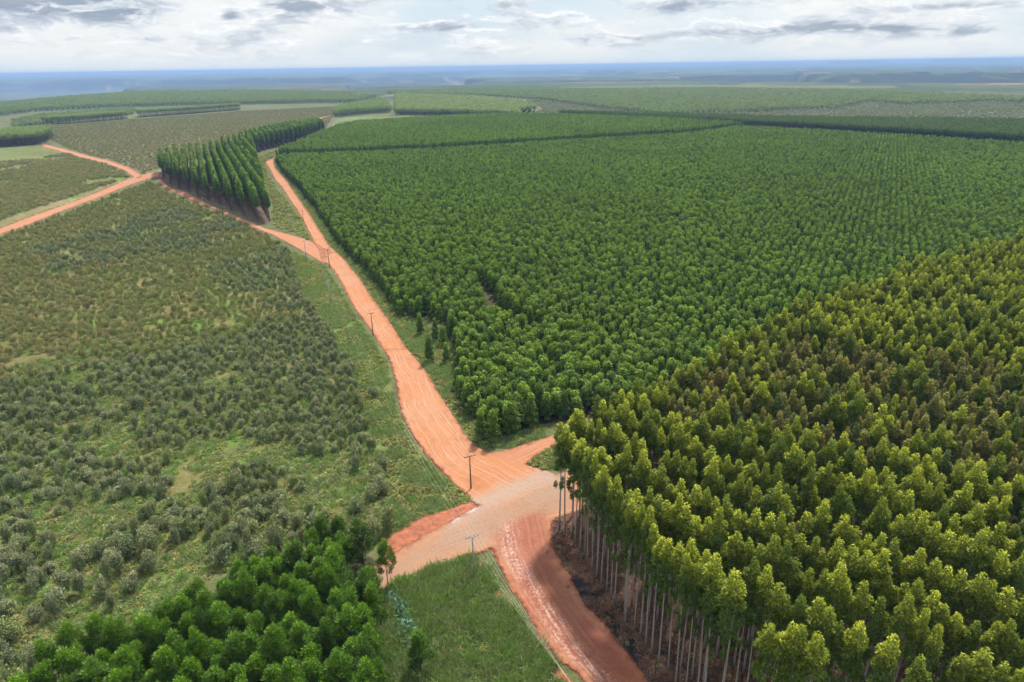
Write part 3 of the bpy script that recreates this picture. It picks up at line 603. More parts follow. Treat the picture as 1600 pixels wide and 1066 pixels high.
# ------------------------------------------------------------------ roads
ROAD_LINES = []
def road(name, E, mat, z, n=120, nc=16, berm=0.18, grow=0.35, end=(6, 6), over=()):
    q = spline(E, n)
    a, b = q[:, :2], q[:, 2:]
    w = np.linalg.norm(b - a, axis=1); c = (a + b) / 2
    u = (b - a) / w[:, None]
    al = np.r_[0, np.cumsum(np.linalg.norm(np.diff(c, axis=0), axis=1))]
    tg = np.gradient(c, axis=0); tg /= np.linalg.norm(tg, axis=1)[:, None]
    skew = np.abs(u[:, 0] * -tg[:, 1] + u[:, 1] * tg[:, 0]); skew = np.clip(skew, .2, 1)
    a = a - u * (grow / skew)[:, None]; b = b + u * (grow / skew)[:, None]
    w = np.linalg.norm(b - a, axis=1)
    t = np.linspace(0, 1, nc)
    P = a[:, None] * (1 - t)[None, :, None] + b[:, None] * t[None, :, None]
    wp = (w * skew)[:, None]
    ac = (t[None] - 0.5) * wp
    lat = wp / 2 - np.abs(ac)
    lat = np.minimum(lat, np.minimum(al + (0 if end[0] else 99), al[-1] - al + (0 if end[1] else 99))[:, None] * 0.35)
    soft = np.zeros(lat.shape)
    for O in over:
        o2 = spline(O, 80); pl = np.vstack([o2[:, :2], o2[::-1, 2:]])
        ins = inside(pl, P[..., 0], P[..., 1]); dd = dist_line(pl, P[..., 0], P[..., 1])
        soft = np.maximum(soft, np.clip(0.5 + np.where(ins, dd, -dd) / 2.5, 0, 1))
    bz = (1 - soft) * berm * np.exp(-((lat - 0.9) / 0.55) ** 2) * (0.4 + 1.2 * fbm(P[..., 0] / 3, P[..., 1] / 3, 12))
    Z = z + bz + 0.05 * (fbm(P[..., 0] / 4, P[..., 1] / 4, 13) - .5)
    V = np.dstack([P, Z]).reshape(-1, 3)
    i = np.arange(n - 1)[:, None] * nc; j = np.arange(nc - 1)[None]
    Fq = np.stack([i + j, i + j + 1, i + nc + j + 1, i + nc + j], -1).reshape(-1, 4)
    e1 = V[Fq[0][1]] - V[Fq[0][0]]; e2 = V[Fq[0][3]] - V[Fq[0][0]]
    if e1[0] * e2[1] - e1[1] * e2[0] < 0: Fq = Fq[:, ::-1]
    me = mesh_from(name, V, Fq, (mat,), {'lat': ('FLOAT', lat.astype(np.float32)), 'soft': ('FLOAT', soft.astype(np.float32)), 'across': ('FLOAT', ac.astype(np.float32)),
                                        'along': ('FLOAT', np.repeat(al, nc).astype(np.float32))}, smooth=True)
    ROAD_LINES.append(np.vstack([a, b[::-1]]))
    return tag(obj(name, me), kind='structure')
def junction():
    gs = 0.45
    gx = np.arange(-46, 30, gs); gy = np.arange(55, 232, gs)
    X, Y = np.meshgrid(gx, gy)
    at = {}
    rib = {'main': R_MAIN, 'cross': R_CROSS, 'south': R_SOUTH, 'up': R_UP}
    D = []
    for nm, E in rib.items():
        q = spline(E, 150 if nm == 'main' else 60)
        a, b = q[:, :2], q[:, 2:]; c = (a + b) / 2
        if nm == 'main':
            keep = (c[:, 1] < 260); full = np.r_[0, np.cumsum(np.linalg.norm(np.diff(c, axis=0), axis=1))]
            off = full[keep][0]; a, b, c = a[keep], b[keep], c[keep]
        else: off = 0
        poly = np.vstack([a, b[::-1]])
        ins = inside(poly, X, Y); dd = dist_line(poly, X, Y); d = np.where(ins, dd, -dd)
        al = np.r_[0, np.cumsum(np.linalg.norm(np.diff(c, axis=0), axis=1))]
        best = np.full(X.shape, 1e9); ac = np.zeros(X.shape); ao = np.zeros(X.shape)
        for i in range(len(c) - 1):
            e = c[i + 1] - c[i]; L = np.hypot(*e)
            if L < 1e-6: continue
            t = np.clip(((X - c[i][0]) * e[0] + (Y - c[i][1]) * e[1]) / L ** 2, 0, 1)
            px, py = X - c[i][0] - t * e[0], Y - c[i][1] - t * e[1]; r = np.hypot(px, py)
            m = r < best; best[m] = r[m]; ac[m] = (np.sign(e[0] * py - e[1] * px) * r)[m]; ao[m] = (off + al[i] + t * L)[m]
        sgn = np.sign((b[len(b) // 2] - c[len(c) // 2]) @ np.array([-(c[len(c) // 2 + 1] - c[len(c) // 2])[1], (c[len(c) // 2 + 1] - c[len(c) // 2])[0]]))
        at['d_' + nm] = d; at['ac_' + nm] = ac * sgn; at['al_' + nm] = ao; D.append(d)
        ROAD_LINES.append(poly)
    lat = np.maximum.reduce(D) + 0.4
    lat = np.minimum(lat, (230 - Y) * 0.5)
    at['lat'] = lat
    at['d_grey'] = dist_line(GREYLINE, X, Y, False)
    dp = dist_line(PALEPATCH, X, Y); at['d_pale'] = np.where(inside(PALEPATCH, X, Y), dp, -dp)
    Z = 0.14 + 0.22 * np.exp(-((lat - 0.9) / 0.55) ** 2) * (0.3 + 1.2 * fbm(X / 3, Y / 3, 12)) + 0.10 * (fbm(X / 4, Y / 4, 13) - .5)
    idx = np.full(X.shape, -1); ok = lat > -1.2; idx[ok] = np.arange(ok.sum())
    f = np.stack([idx[:-1, :-1], idx[:-1, 1:], idx[1:, 1:], idx[1:, :-1]], -1).reshape(-1, 4); f = f[(f >= 0).all(1)]
    me = mesh_from('dirt_road_junction', np.stack([X[ok], Y[ok], Z[ok]], -1), f, (junction_mat(),), {n: ('FLOAT', v[ok].astype(np.float32)) for n, v in at.items()}, smooth=True)
    tag(obj('dirt_road_junction', me), kind='structure')
S_ORANGE = soil_mat('soil_orange', ORANGE, 1.7)
S_PINK = soil_mat('soil_pink', PINK)
road('dirt_road', R_LEFT, S_PINK, 0.05, 60, 14, end=(0, 1), over=(R_NW,))
road('dirt_road', R_NW, S_PINK, 0.065, 60, 12, over=(R_LEFT,))
road('dirt_road', R_FAR, S_PINK, 0.10, 20, 8)
road('dirt_road', R_FAR2, S_PINK, 0.10, 20, 8)
road('dirt_road', R_BRANCH, S_PINK, 0.08, 90, 14, over=(R_MAIN,))
_far_main = [r for r in R_MAIN if (r[1] + r[3]) / 2 > 205]
road('dirt_road', _far_main, S_ORANGE, 0.11, 260, 26, end=(1, 0), over=(R_BRANCH,))
junction()

def bank():
    q = spline(BANK, 60)
    m = rough_mat('bank_earth', (0.40, 0.135, 0.065), (0.24, 0.075, 0.04), 0.9, 0.95, 0.8)
    prof = [(-0.9, 0.0), (-0.35, 0.55), (0.0, 0.95), (0.18, 0.85), (0.45, 0.45), (0.75, 0.22), (1.05, 0.10)]
    V = []
    for i, r in enumerate(q):
        a, b = np.array(r[:2]), np.array(r[2:])
        e = min(i, len(q) - 1 - i) / 8.0; e = min(1, e)
        for k2, (t, h) in enumerate(prof):
            h = h * 0.7
            p = a * (1 - t) + b * t
            nz = fbm(np.array([p[0] / 1.2]), np.array([p[1] / 1.2]), 8)[0]
            V.append((p[0], p[1], h * e * (0.75 + 0.5 * nz) + (0.02 if 0 < k2 < 6 else -0.1)))
    k2 = len(prof)
    i = np.arange(59)[:, None] * k2; j = np.arange(k2 - 1)[None]
    Fq = np.stack([i + j, i + j + 1, i + k2 + j + 1, i + k2 + j], -1).reshape(-1, 4)[:, ::-1]
    tag(obj('earth_bank', mesh_from('earth_bank', V, Fq, (m,), smooth=True)), kind='structure')
bank()

# ------------------------------------------------------------------ foliage builders
def unit(v): return v / np.maximum(np.linalg.norm(v, axis=-1, keepdims=True), 1e-9)
def leaf_mesh(name, P, A, N, L, W, tip, mat, rg):
    """one rhombic spray of leaves per point: axis A, facing N, length L, width W"""
    n = len(P)
    A = unit(A); B = unit(np.cross(A, N)); N2 = np.cross(B, A)
    L = np.broadcast_to(L, (n,))[:, None]; W = np.broadcast_to(W, (n,))[:, None]
    v0 = P - A * L * 0.5; v2 = P + A * L * 0.5 - N2 * L * 0.12
    v1 = P + B * W * 0.5 + N2 * L * 0.06; v3 = P - B * W * 0.5 + N2 * L * 0.06
    V = np.stack([v0, v1, v2, v3], 1).reshape(-1, 3)
    Fq = np.arange(4 * n).reshape(-1, 4)
    lr = np.repeat(rg.random(n), 4).astype(np.float32)
    return mesh_from(name, V, Fq, (mat,), {'tip': ('FLOAT', np.repeat(tip, 4).astype(np.float32)), 'lrand': ('FLOAT', lr)})
def lobe_points(rg, lobes, n, shell=(0.62, 1.05)):
    """points spread over the outer part of overlapping ellipsoid lobes -> points, outward directions, how far out"""
    c = np.array([l[:3] for l in lobes]); r = np.array([l[3:6] for l in lobes])
    wgt = (r.prod(1)) ** (2 / 3); wgt /= wgt.sum()
    k = rg.choice(len(lobes), n * 3, p=wgt)
    d = unit(rg.normal(size=(n * 3, 3)))
    s = shell[0] + (shell[1] - shell[0]) * rg.random(n * 3) ** 0.7
    P = c[k] + d * r[k] * s[:, None]
    # drop what lies deep inside another lobe
    q = np.min(np.linalg.norm((P[:, None] - c[None]) / r[None], axis=2), axis=1)
    keep = np.flatnonzero(q > shell[0] * 0.85)[:n]
    return P[keep], unit(d[keep] / r[k[keep]]), s[keep]
def trunk_mesh(name, h, r0, r1, mat, rg, bend=0.3, n=7, sides=7, branches=()):
    g = Geo()
    bx, by = rg.normal(size=2) * bend
    pts = [(bx * math.sin(t * 2.4) * t, by * math.sin(t * 2.0 + .5) * t, h * t - (0.3 if t == 0 else 0)) for t in np.linspace(0, 1, n)]
    g.tube(pts, [r0 * (1 - t) + r1 * t + (0.25 * r0 if t == 0 else 0) for t in np.linspace(0, 1, n)], sides)
    for (z, dx, dy, dz, r) in branches:
        t = z / h; x, y = bx * math.sin(t * 2.4) * t, by * math.sin(t * 2.0 + .5) * t
        g.tube([(x, y, z), (x + dx * .5, y + dy * .5, z + dz * .65), (x + dx, y + dy, z + dz)], [r, r * .7, r * .3], 4)
    return g.mesh(name, mat, True)
def leafy(name, mat, rg, lobes, n, L, W, droop=0.0, outw=0.9, rand=0.8, shell=(0.6, 1.05), tip_z=(0.3, 1.0), zr=None):
    P, D, s = lobe_points(rg, lobes, n, shell)
    m = len(P)
    A = D * outw + rg.normal(size=(m, 3)) * rand; A[:, 2] += droop
    N = D * 0.8 + rg.normal(size=(m, 3)) * 0.6; N[:, 2] += 0.5
    z0, z1 = zr if zr else (P[:, 2].min(), P[:, 2].max())
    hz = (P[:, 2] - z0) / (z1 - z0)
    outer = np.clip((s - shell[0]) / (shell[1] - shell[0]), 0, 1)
    tip = np.clip((hz - tip_z[0]) / (tip_z[1] - tip_z[0]), 0, 1) * (0.35 + 0.65 * outer) * (0.5 + 0.5 * np.clip(D[:, 2] + .5, 0, 1))  # new growth, plus top light painted into high, outer, upward-facing leaves
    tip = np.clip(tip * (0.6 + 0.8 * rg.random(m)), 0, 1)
    LL = L * (0.7 + 0.6 * rg.random(m)); WW = W * (0.7 + 0.6 * rg.random(m))
    return leaf_mesh(name, P, A, N, LL, WW, tip, mat, rg)

def make_mature(i, mat, h=27.0, n=3600):
    rg = np.random.default_rng(100 + i)
    base = h * (0.52 + 0.07 * rg.random()); R0 = 1.12 + 0.26 * rg.random()
    lobes = [(0.2 * rg.normal(), 0.2 * rg.normal(), h - 1.7, R0 * .50, R0 * .50, 1.6), (0, 0, h - 4.4, R0 * .72, R0 * .72, 2.2)]
    for k in range(4):   # rounded, lumpy top
        a = k * 1.57 + rg.random() * 1.2; z = h - 2.6 - 0.9 * rg.random(); q = R0 * (.42 + .2 * rg.random())
        lobes.append((q * math.cos(a), q * math.sin(a), z, R0 * .48, R0 * .48, R0 * .6))
    br = []
    for k in range(13):
        t = (k + rg.random()) / 13; z = base + 1.0 + (h - 3.4 - base) * t; a = k * 2.4 + rg.random()
        w = 0.50 + 0.75 * t if t < 0.55 else 0.91 - 0.55 * (t - 0.55)
        q = R0 * w * 0.85 * (0.75 + .5 * rg.random()); r = R0 * (0.36 + 0.22 * rg.random()) * (0.6 + .5 * w)
        lobes.append((q * math.cos(a), q * math.sin(a), z, r, r, r * 1.2))
        br.append((z - 1.6, q * math.cos(a), q * math.sin(a), 1.5, 0.05))
    for k in range(3):   # thin hanging foliage below the crown
        a = rg.random() * 6.28; z = base - 0.2 - 2.8 * rg.random(); q = .35 + .5 * rg.random()
        lobes.append((q * math.cos(a), q * math.sin(a), z, .34, .34, .95)); br.append((z - .3, q * math.cos(a), q * math.sin(a), .5, .03))
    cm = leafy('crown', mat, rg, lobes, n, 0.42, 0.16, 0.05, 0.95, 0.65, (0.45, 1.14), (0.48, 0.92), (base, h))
    tm = trunk_mesh('trunk', h - 2.5, 0.17, 0.05, BARK_PALE, rg, 0.25, 8, 7, br)
    return tm, cm
def make_young(i, mat, h=10.0, n=1900):
    rg = np.random.default_rng(200 + i)
    lobes = []; W = 1.45 + 0.3 * rg.random()
    lobes.append((0, 0, h - 1.7, W * .55, W * .55, 1.7)); lobes.append((0, 0, h * .5, W * .62, W * .62, h * .36))
    for k in range(14):
        t = (k + rg.random()) / 14; z = 1.4 + (h - 3.4) * t; a = k * 2.4
        q = W * (0.60 * (1 - t ** 2.4) + 0.14) * (.85 + .3 * rg.random()); r = W * (0.42 - 0.10 * t)
        lobes.append((q * math.cos(a), q * math.sin(a), z, r, r, r * 1.1))
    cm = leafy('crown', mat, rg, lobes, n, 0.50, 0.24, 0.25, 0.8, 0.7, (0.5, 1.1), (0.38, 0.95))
    return trunk_mesh('trunk', h - 1, 0.12, 0.03, BARK_DARK, rg, 0.15, 5, 5), cm
def make_tall(i, mat, h=24.0, n=1500, low=.47):
    rg = np.random.default_rng(300 + i); lobes = [(0, 0, h - 1.5, 1.15, 1.15, 1.5)]; base = h * low
    for k in range(13):
        t = (k + rg.random()) / 13; z = base + (h - 2.5 - base) * t; a = k * 2.4; q = 1.05 * (1 - .30 * t) * (.8 + .4 * rg.random()); r = 1.15 - .2 * t
        lobes.append((q * math.cos(a), q * math.sin(a), z, r, r, r * 1.25))
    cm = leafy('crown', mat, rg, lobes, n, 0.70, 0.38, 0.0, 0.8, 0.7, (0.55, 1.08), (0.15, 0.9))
    return trunk_mesh('trunk', h - 1.5, 0.17, 0.05, BARK_DARK, rg, 0.2, 5, 5), cm
def make_shrub(i, mat, h=3.8, n=1300):
    rg = np.random.default_rng(400 + i); lobes = [(0, 0, h * .42, .85, .85, h * .34)]; br = []
    for k in range(12):
        a = k * 2.4 + rg.random(); q = 0.25 + 0.95 * rg.random(); r = 0.32 + 0.3 * rg.random(); z = 0.6 + (h - 1.3) * (0.25 + .75 * rg.random()) * (1.05 - 0.42 * q)
        lobes.append((q * math.cos(a), q * math.sin(a), z, r, r, r * 1.7)); br.append((.25, q * math.cos(a), q * math.sin(a), max(.2, z - .3), .035))
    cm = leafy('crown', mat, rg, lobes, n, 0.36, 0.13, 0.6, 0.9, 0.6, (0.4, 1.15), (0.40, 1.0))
    return trunk_mesh('trunk', h * .75, 0.07, 0.02, BARK_DARK, rg, 0.2, 4, 5, br), cm
def make_bright(i, mat, h=15.0, n=6000):
    rg = np.random.default_rng(500 + i); base = h * .34; lobes = [(.3 * rg.normal(), .3 * rg.normal(), h - 1.5, .7, .7, 1.3), (0, 0, h - 3.4, 1.1, 1.1, 1.9)]; br = []
    for k in range(22):
        t = (k + rg.random()) / 22; z = base + (h - 1.9 - base) * t; a = k * 2.4 + .7 * rg.random(); q = (1.9 - 0.95 * t * t) * (0.5 + .75 * rg.random()); r = (0.78 - .2 * t) * (.65 + .6 * rg.random())
        lobes.append((q * math.cos(a), q * math.sin(a), z, r, r, r * 1.5)); br.append((max(.5, z - 1.7), q * math.cos(a), q * math.sin(a), 1.5, .05))
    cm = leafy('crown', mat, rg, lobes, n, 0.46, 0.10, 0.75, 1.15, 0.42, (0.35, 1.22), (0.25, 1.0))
    return trunk_mesh('trunk', h - 1.5, 0.14, 0.03, BARK_DARK, rg, 0.25, 7, 6, br), cm

def plant(variants, pts, name, labels, category, group):
    """every plant an Empty at its foot with trunk and crown as parts; meshes are shared"""
    for i, (x, y, rz, s, sz) in enumerate(pts):
        tm, cm = variants[int(i * 7919 + abs(x) * 13) % len(variants)]
        e = obj(name, None, None, (x, y, 0), rz, (s, s, sz))
        e.empty_display_size = 0.2
        tag(e, labels[i] if isinstance(labels, list) else labels, category, group)
        obj('trunk', tm, e); obj('crown', cm, e)

def gn_scatter(name, pts, variants, label=None, category=None, with_trunk=True):
    """too many to single out: one object, copies placed on points"""
    pts = np.asarray(pts, float)
    if len(pts) == 0: return
    V = np.c_[pts[:, 0], pts[:, 1], np.zeros(len(pts)) if pts.shape[1] < 6 else pts[:, 5]]
    me = bpy.data.meshes.new(name); me.vertices.add(len(V)); me.vertices.foreach_set('co', V.astype(np.float32).ravel())
    a = me.attributes.new('rz', 'FLOAT_VECTOR', 'POINT'); a.data.foreach_set('vector', np.c_[np.zeros(len(V)), np.zeros(len(V)), pts[:, 2]].astype(np.float32).ravel())
    a = me.attributes.new('sc', 'FLOAT_VECTOR', 'POINT'); a.data.foreach_set('vector', np.c_[pts[:, 3], pts[:, 3], pts[:, 4]].astype(np.float32).ravel())
    a = me.attributes.new('vi', 'INT', 'POINT'); a.data.foreach_set('value', rng.integers(0, len(variants), len(V)).astype(np.int32))
    o = obj(name, me); tag(o, label, category, None, 'stuff')
    ng = bpy.data.node_groups.new(name, 'GeometryNodeTree')
    ng.interface.new_socket('Geometry', in_out='INPUT', socket_type='NodeSocketGeometry')
    ng.interface.new_socket('Geometry', in_out='OUTPUT', socket_type='NodeSocketGeometry')
    gi, go = ng.nodes.new('NodeGroupInput'), ng.nodes.new('NodeGroupOutput')
    jn = ng.nodes.new('GeometryNodeJoinGeometry')
    for tm, cm in variants:
        j1 = ng.nodes.new('GeometryNodeJoinGeometry')
        for mm in ((tm, cm) if with_trunk and tm else (cm,)):
            if mm.name not in SRC:
                SRC[mm.name] = bpy.data.objects.new('src_' + mm.name, mm)
            oi = ng.nodes.new('GeometryNodeObjectInfo'); oi.inputs['Object'].default_value = SRC[mm.name]
            ng.links.new(oi.outputs['Geometry'], j1.inputs[0])
        g2 = ng.nodes.new('GeometryNodeGeometryToInstance')
        ng.links.new(j1.outputs[0], g2.inputs[0]); ng.links.new(g2.outputs[0], jn.inputs[0])
    ip = ng.nodes.new('GeometryNodeInstanceOnPoints'); ip.inputs['Pick Instance'].default_value = True
    def named(nm, ty):
        nd = ng.nodes.new('GeometryNodeInputNamedAttribute'); nd.data_type = ty; nd.inputs[0].default_value = nm
        return nd.outputs[0]
    ng.links.new(gi.outputs[0], ip.inputs['Points']); ng.links.new(jn.outputs[0], ip.inputs['Instance'])
    ng.links.new(named('vi', 'INT'), ip.inputs['Instance Index'])
    er = ng.nodes.new('FunctionNodeEulerToRotation'); ng.links.new(named('rz', 'FLOAT_VECTOR'), er.inputs[0])
    ng.links.new(er.outputs[0], ip.inputs['Rotation']); ng.links.new(named('sc', 'FLOAT_VECTOR'), ip.inputs['Scale'])
    ng.links.new(ip.outputs[0], go.inputs[0])
    md = o.modifiers.new('scatter', 'NODES'); md.node_group = ng
    return o
SRC = {}

def rows(poly, ang, row, step, jit, seed, pair=0.0, drop=0.0):
    """planting rows inside a polygon"""
    rg = np.random.default_rng(seed)
    p = np.asarray(poly, float); c = p.mean(0); th = R(ang)
    d = np.array([math.cos(th), math.sin(th)]); n = np.array([-d[1], d[0]])
    u, v = (p - c) @ d, (p - c) @ n
    iu = np.arange(math.floor(u.min() / step) - 1, math.ceil(u.max() / step) + 2); iv = np.arange(math.floor(v.min() / row) - 1, math.ceil(v.max() / row) + 2)
    U, W = np.meshgrid(iu * step, iv * row)
    W = W + pair * np.where((iv % 2) == 0, 1, -1)[:, None]
    U = U + (rg.random(len(iv)) * step)[:, None]
    U = U + rg.normal(size=U.shape) * jit; W = W + rg.normal(size=W.shape) * jit
    P = c + U.reshape(-1, 1) * d + W.reshape(-1, 1) * n
    P = P[inside(poly, P[:, 0], P[:, 1])]
    if drop: P = P[rg.random(len(P)) > drop]
    return P
def dress(P, seed, s=(0.85, 1.15), z=(0.9, 1.12), zc=10.0, cull=True):
    rg = np.random.default_rng(seed)
    if cull: P = P[in_view(P[:, 0], P[:, 1], np.full(len(P), zc))]
    n = len(P)
    return np.c_[P, rg.random(n) * 6.283, s[0] + (s[1] - s[0]) * rg.random(n), z[0] + (z[1] - z[0]) * rg.random(n)]
def off_roads(P, m=1.5):
    k = np.ones(len(P), bool)
    for L in ROAD_LINES:
        k &= ~(inside(L, P[:, 0], P[:, 1]) | (dist_line(L, P[:, 0], P[:, 1]) < m))
    return P[k]
def nearest(D, n, h):
    """the n that show largest, and the rest"""
    o = np.argsort(np.hypot(np.hypot(D[:, 0], D[:, 1]), CAM_H - h) / D[:, 4])
    vis = in_view(D[:, 0], D[:, 1], np.full(len(D), h * 0.85), 0.0)
    o = np.r_[o[vis[o]], o[~vis[o]]]
    return D[o[:n]], D[o[n:]]

# ------------------------------------------------------------------ stands
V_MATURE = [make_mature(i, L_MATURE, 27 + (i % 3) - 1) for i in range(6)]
V_CLONE = [make_mature(20 + i, L_CLONE, 25.5 + (i % 3) - 1) for i in range(4)]
V_YOUNG = [make_young(i, L_YOUNG) for i in range(5)]
V_TALL = [make_tall(i, L_TALL) for i in range(4)]
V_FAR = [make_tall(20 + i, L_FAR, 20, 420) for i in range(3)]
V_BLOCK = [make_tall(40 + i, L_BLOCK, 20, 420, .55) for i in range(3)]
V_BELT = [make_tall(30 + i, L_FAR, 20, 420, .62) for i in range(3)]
V_SHRUB = [make_shrub(i, L_SHRUB) for i in range(6)]
V_BROWN = [make_shrub(20 + i, L_BROWN, 3.0, 700) for i in range(4)]
V_GREY = [make_shrub(30 + i, L_GREY, 3.2, 700) for i in range(3)]
V_BRIGHT = [make_bright(i, L_BRIGHT) for i in range(5)]

# right foreground: mature eucalyptus in rows, one clone of duller foliage in the middle of it
P = rows(Z_MATURE, -44, 7.3, 1.85, 0.18, 11, 0.0, 0.05)
_e = np.array(STAND_EDGE); _s = np.r_[0, np.cumsum(np.linalg.norm(np.diff(_e, axis=0), axis=1))]; _t = np.arange(0, _s[-1], 2.1)
_q = np.c_[np.interp(_t, _s, _e[:, 0]), np.interp(_t, _s, _e[:, 1])] + np.random.default_rng(2).normal(size=(len(_t), 2)) * .25
P = P[dist_line(_e, P[:, 0], P[:, 1], False) > 1.5]
P = np.vstack([P, _q])                       # the outermost line follows the road
D = dress(P, 12, (0.85, 1.25), (0.91, 1.05), 24)
cl = inside(Z_CLONE, D[:, 0] + (fbm(D[:, 0] / 9, D[:, 1] / 9, 4) - .5) * 14, D[:, 1] + (fbm(D[:, 0] / 9, D[:, 1] / 9, 6) - .5) * 14)
cl &= np.random.default_rng(5).random(len(D)) < 0.72
A, B = nearest(D[~cl], 300, 25)
edge = dist_line(STAND_EDGE, A[:, 0], A[:, 1], False) < 1.1
E = A[edge]; E = E[np.argsort(-E[:, 1])]
ORD = ['first', 'second', 'third', 'fourth', 'fifth', 'sixth', 'seventh', 'eighth', 'ninth', 'tenth', 'eleventh', 'twelfth', 'thirteenth', 'fourteenth', 'fifteenth', 'sixteenth', 'seventeenth', 'eighteenth', 'nineteenth', 'twentieth', 'twenty-first', 'twenty-second', 'twenty-third', 'twenty-fourth', 'twenty-fifth', 'twenty-sixth', 'twenty-seventh', 'twenty-eighth', 'twenty-ninth', 'thirtieth']
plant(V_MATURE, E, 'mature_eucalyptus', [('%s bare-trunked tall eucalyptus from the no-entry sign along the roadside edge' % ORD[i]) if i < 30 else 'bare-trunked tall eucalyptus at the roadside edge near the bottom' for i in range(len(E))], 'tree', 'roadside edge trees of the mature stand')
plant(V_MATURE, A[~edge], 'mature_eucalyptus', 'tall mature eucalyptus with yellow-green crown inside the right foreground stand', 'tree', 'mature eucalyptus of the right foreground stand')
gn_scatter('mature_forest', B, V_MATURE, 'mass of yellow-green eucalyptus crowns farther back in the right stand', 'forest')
Ac, Bc = nearest(D[cl], 200, 25)
plant(V_CLONE, Ac, 'brownish_eucalyptus', 'eucalyptus with dull brownish-green crown in the darker block of the right stand', 'tree', 'brownish eucalyptus block in the right stand')
gn_scatter('brownish_forest', Bc, V_CLONE, 'brownish-green crowns behind the darker eucalyptus block', 'forest')

# centre: young plantation
P = rows(Z_YOUNG, 62, 3.5, 2.8, 0.45, 21, 0.0, 0.05)
P = off_roads(P, 2.0)
P = P[~inside(Z_MATURE, P[:, 0], P[:, 1])]
P = P[dist_line(Z_MATURE, P[:, 0], P[:, 1]) > 9]
P = P[dist_line(Z_BLOCKR, P[:, 0], P[:, 1]) > 24]
P = P[dist_line(GAPLINE, P[:, 0], P[:, 1], False) > 3.6]
D = dress(P, 22, (0.8, 1.35), (0.70, 1.08), 9)
fringe = np.clip(dist_line(Z_YOUNG, D[:, 0], D[:, 1]) / 10, 0, 1)
D[:, 3:5] *= (0.9 + 0.1 * fringe)[:, None]
D[:, 3] *= 1.0 + 0.22 * np.clip((300 - np.hypot(D[:, 0], D[:, 1])) / 120, 0, 1)
A, B = nearest(D, 285, 9)
plant(V_YOUNG, A, 'young_eucalyptus', 'young dark green eucalyptus in the near corner of the central plantation', 'tree', 'young eucalyptus nearest the junction')
gn_scatter('young_plantation', B, V_YOUNG, 'dense dark green young eucalyptus plantation filling the centre', 'plantation', False)
P = rows(Z_YOUNG2, 75, 4.4, 4.0, 0.6, 23, 0.0, 0.02)
gn_scatter('older_plantation', dress(P, 24, (1.0, 1.3), (1.15, 1.4), 9), V_YOUNG, 'darker plantation block with a clear front edge behind the young plantation', 'plantation', False)
# single young trees standing out in the roadside grass
lone = [(x, y, i * 1.3, s, z) for i, ((x, y), (s, z)) in enumerate(zip(T_LONE, [(1.0, 1.05), (.95, .9), (.9, .95), (.85, .8), (.9, .8), (.8, .6), (1.1, 1.0)]))]
lt = ['lone dark young eucalyptus nearest the orange road bend', 'lone young eucalyptus farthest back on the grassy right verge', 'lone narrow young eucalyptus between the verge and the plantation edge',
      'small lone young eucalyptus lowest in the verge group', 'young eucalyptus beside the plantation edge on the verge', 'tiny young eucalyptus alone on the far right verge', 'young eucalyptus standing in the bare clearing of the plantation']
plant(V_YOUNG, lone, 'young_eucalyptus', lt, 'tree', None)
clump = [(x, y, i * 2.1, 1.15, z) for i, ((x, y), z) in enumerate(zip(T_CLUMP, [1.0, 1.05, 1.1, 1.1, 1.1, 1.15, 0.95, 1.1]))]
plant(V_YOUNG, clump, 'young_eucalyptus', 'bushy dark young eucalyptus in the clump at the plantation corner above the junction', 'tree', 'clump at the plantation corner')

# left: low grey-green shrubs
P = rows(Z_SHRUB, 27, 3.7, 2.4, 0.65, 31, 0.0, 0.13)
P = off_roads(P, 2.5)
dens = fbm(P[:, 0] / 16, P[:, 1] / 16, 55, 3); rad = np.hypot(P[:, 0], P[:, 1])
P = P[(dens + np.clip((rad - 200) / 700, -0.10, 0.10)) > 0.37]
P = P[~inside(Z_BRIGHT, P[:, 0], P[:, 1])]
D = dress(P, 32, (0.5, 1.1), (0.6, 1.45), 2)
rr_ = np.hypot(D[:, 0], D[:, 1]); nb_ = np.clip((175 - rr_) / 50, 0, 1)
D = D[(np.random.default_rng(3).random(len(D)) > 0.38 * nb_)]; rr_ = np.hypot(D[:, 0], D[:, 1])
D[:, 3:5] *= (1 + 0.45 * np.clip((175 - rr_) / 50, 0, 1))[:, None]
A, B = nearest(D, 290, 2)
plant(V_SHRUB, A, 'shrub', 'low grey-green shrub with brownish tips in the nearest rows of the left field', 'shrub', 'grey-green shrubs of the near left field')
far = np.hypot(B[:, 0], B[:, 1]) > 260
mixb = far & (fbm(B[:, 0] / 60, B[:, 1] / 60, 5) + (np.hypot(B[:, 0], B[:, 1]) - 260) / 1200 > 0.52)
gn_scatter('shrub_field', B[~mixb], V_SHRUB, 'mass of grey-green shrubs filling the left field', 'shrubs', False)
gn_scatter('brownish_shrub_field', B[mixb], V_BROWN, 'brownish shrubs in the farther part of the left field', 'shrubs', False)
verge = [(x, y, i * 1.7, s, z) for i, ((x, y), (s, z)) in enumerate(zip(T_VERGE, [(1.2, 1.1), (1.35, 2.1), (1.4, 1.4), (1.3, 1.2), (1.2, 1.2)]))]
plant(V_SHRUB, verge, 'shrub', ['lone dark bush in the grass verge left of the orange road', 'tall dark bush beside the red earth bank', 'wide grey bush behind the red earth bank', 'grey bush left of the tall dark one', 'grey bush at the corner of the left field'], 'shrub', None)
P = off_roads(rows(Z_SHRUB2, 20, 4.6, 3.6, 0.8, 33), 3.0)
P = P[~inside(Z_MEADOW, P[:, 0], P[:, 1]) & ~inside(Z_VERGE_D, P[:, 0], P[:, 1])]
P = P[fbm(P[:, 0] / 30, P[:, 1] / 30, 57, 3) > 0.36]
D = dress(P, 34, (0.9, 1.5), (0.7, 1.2), 2)
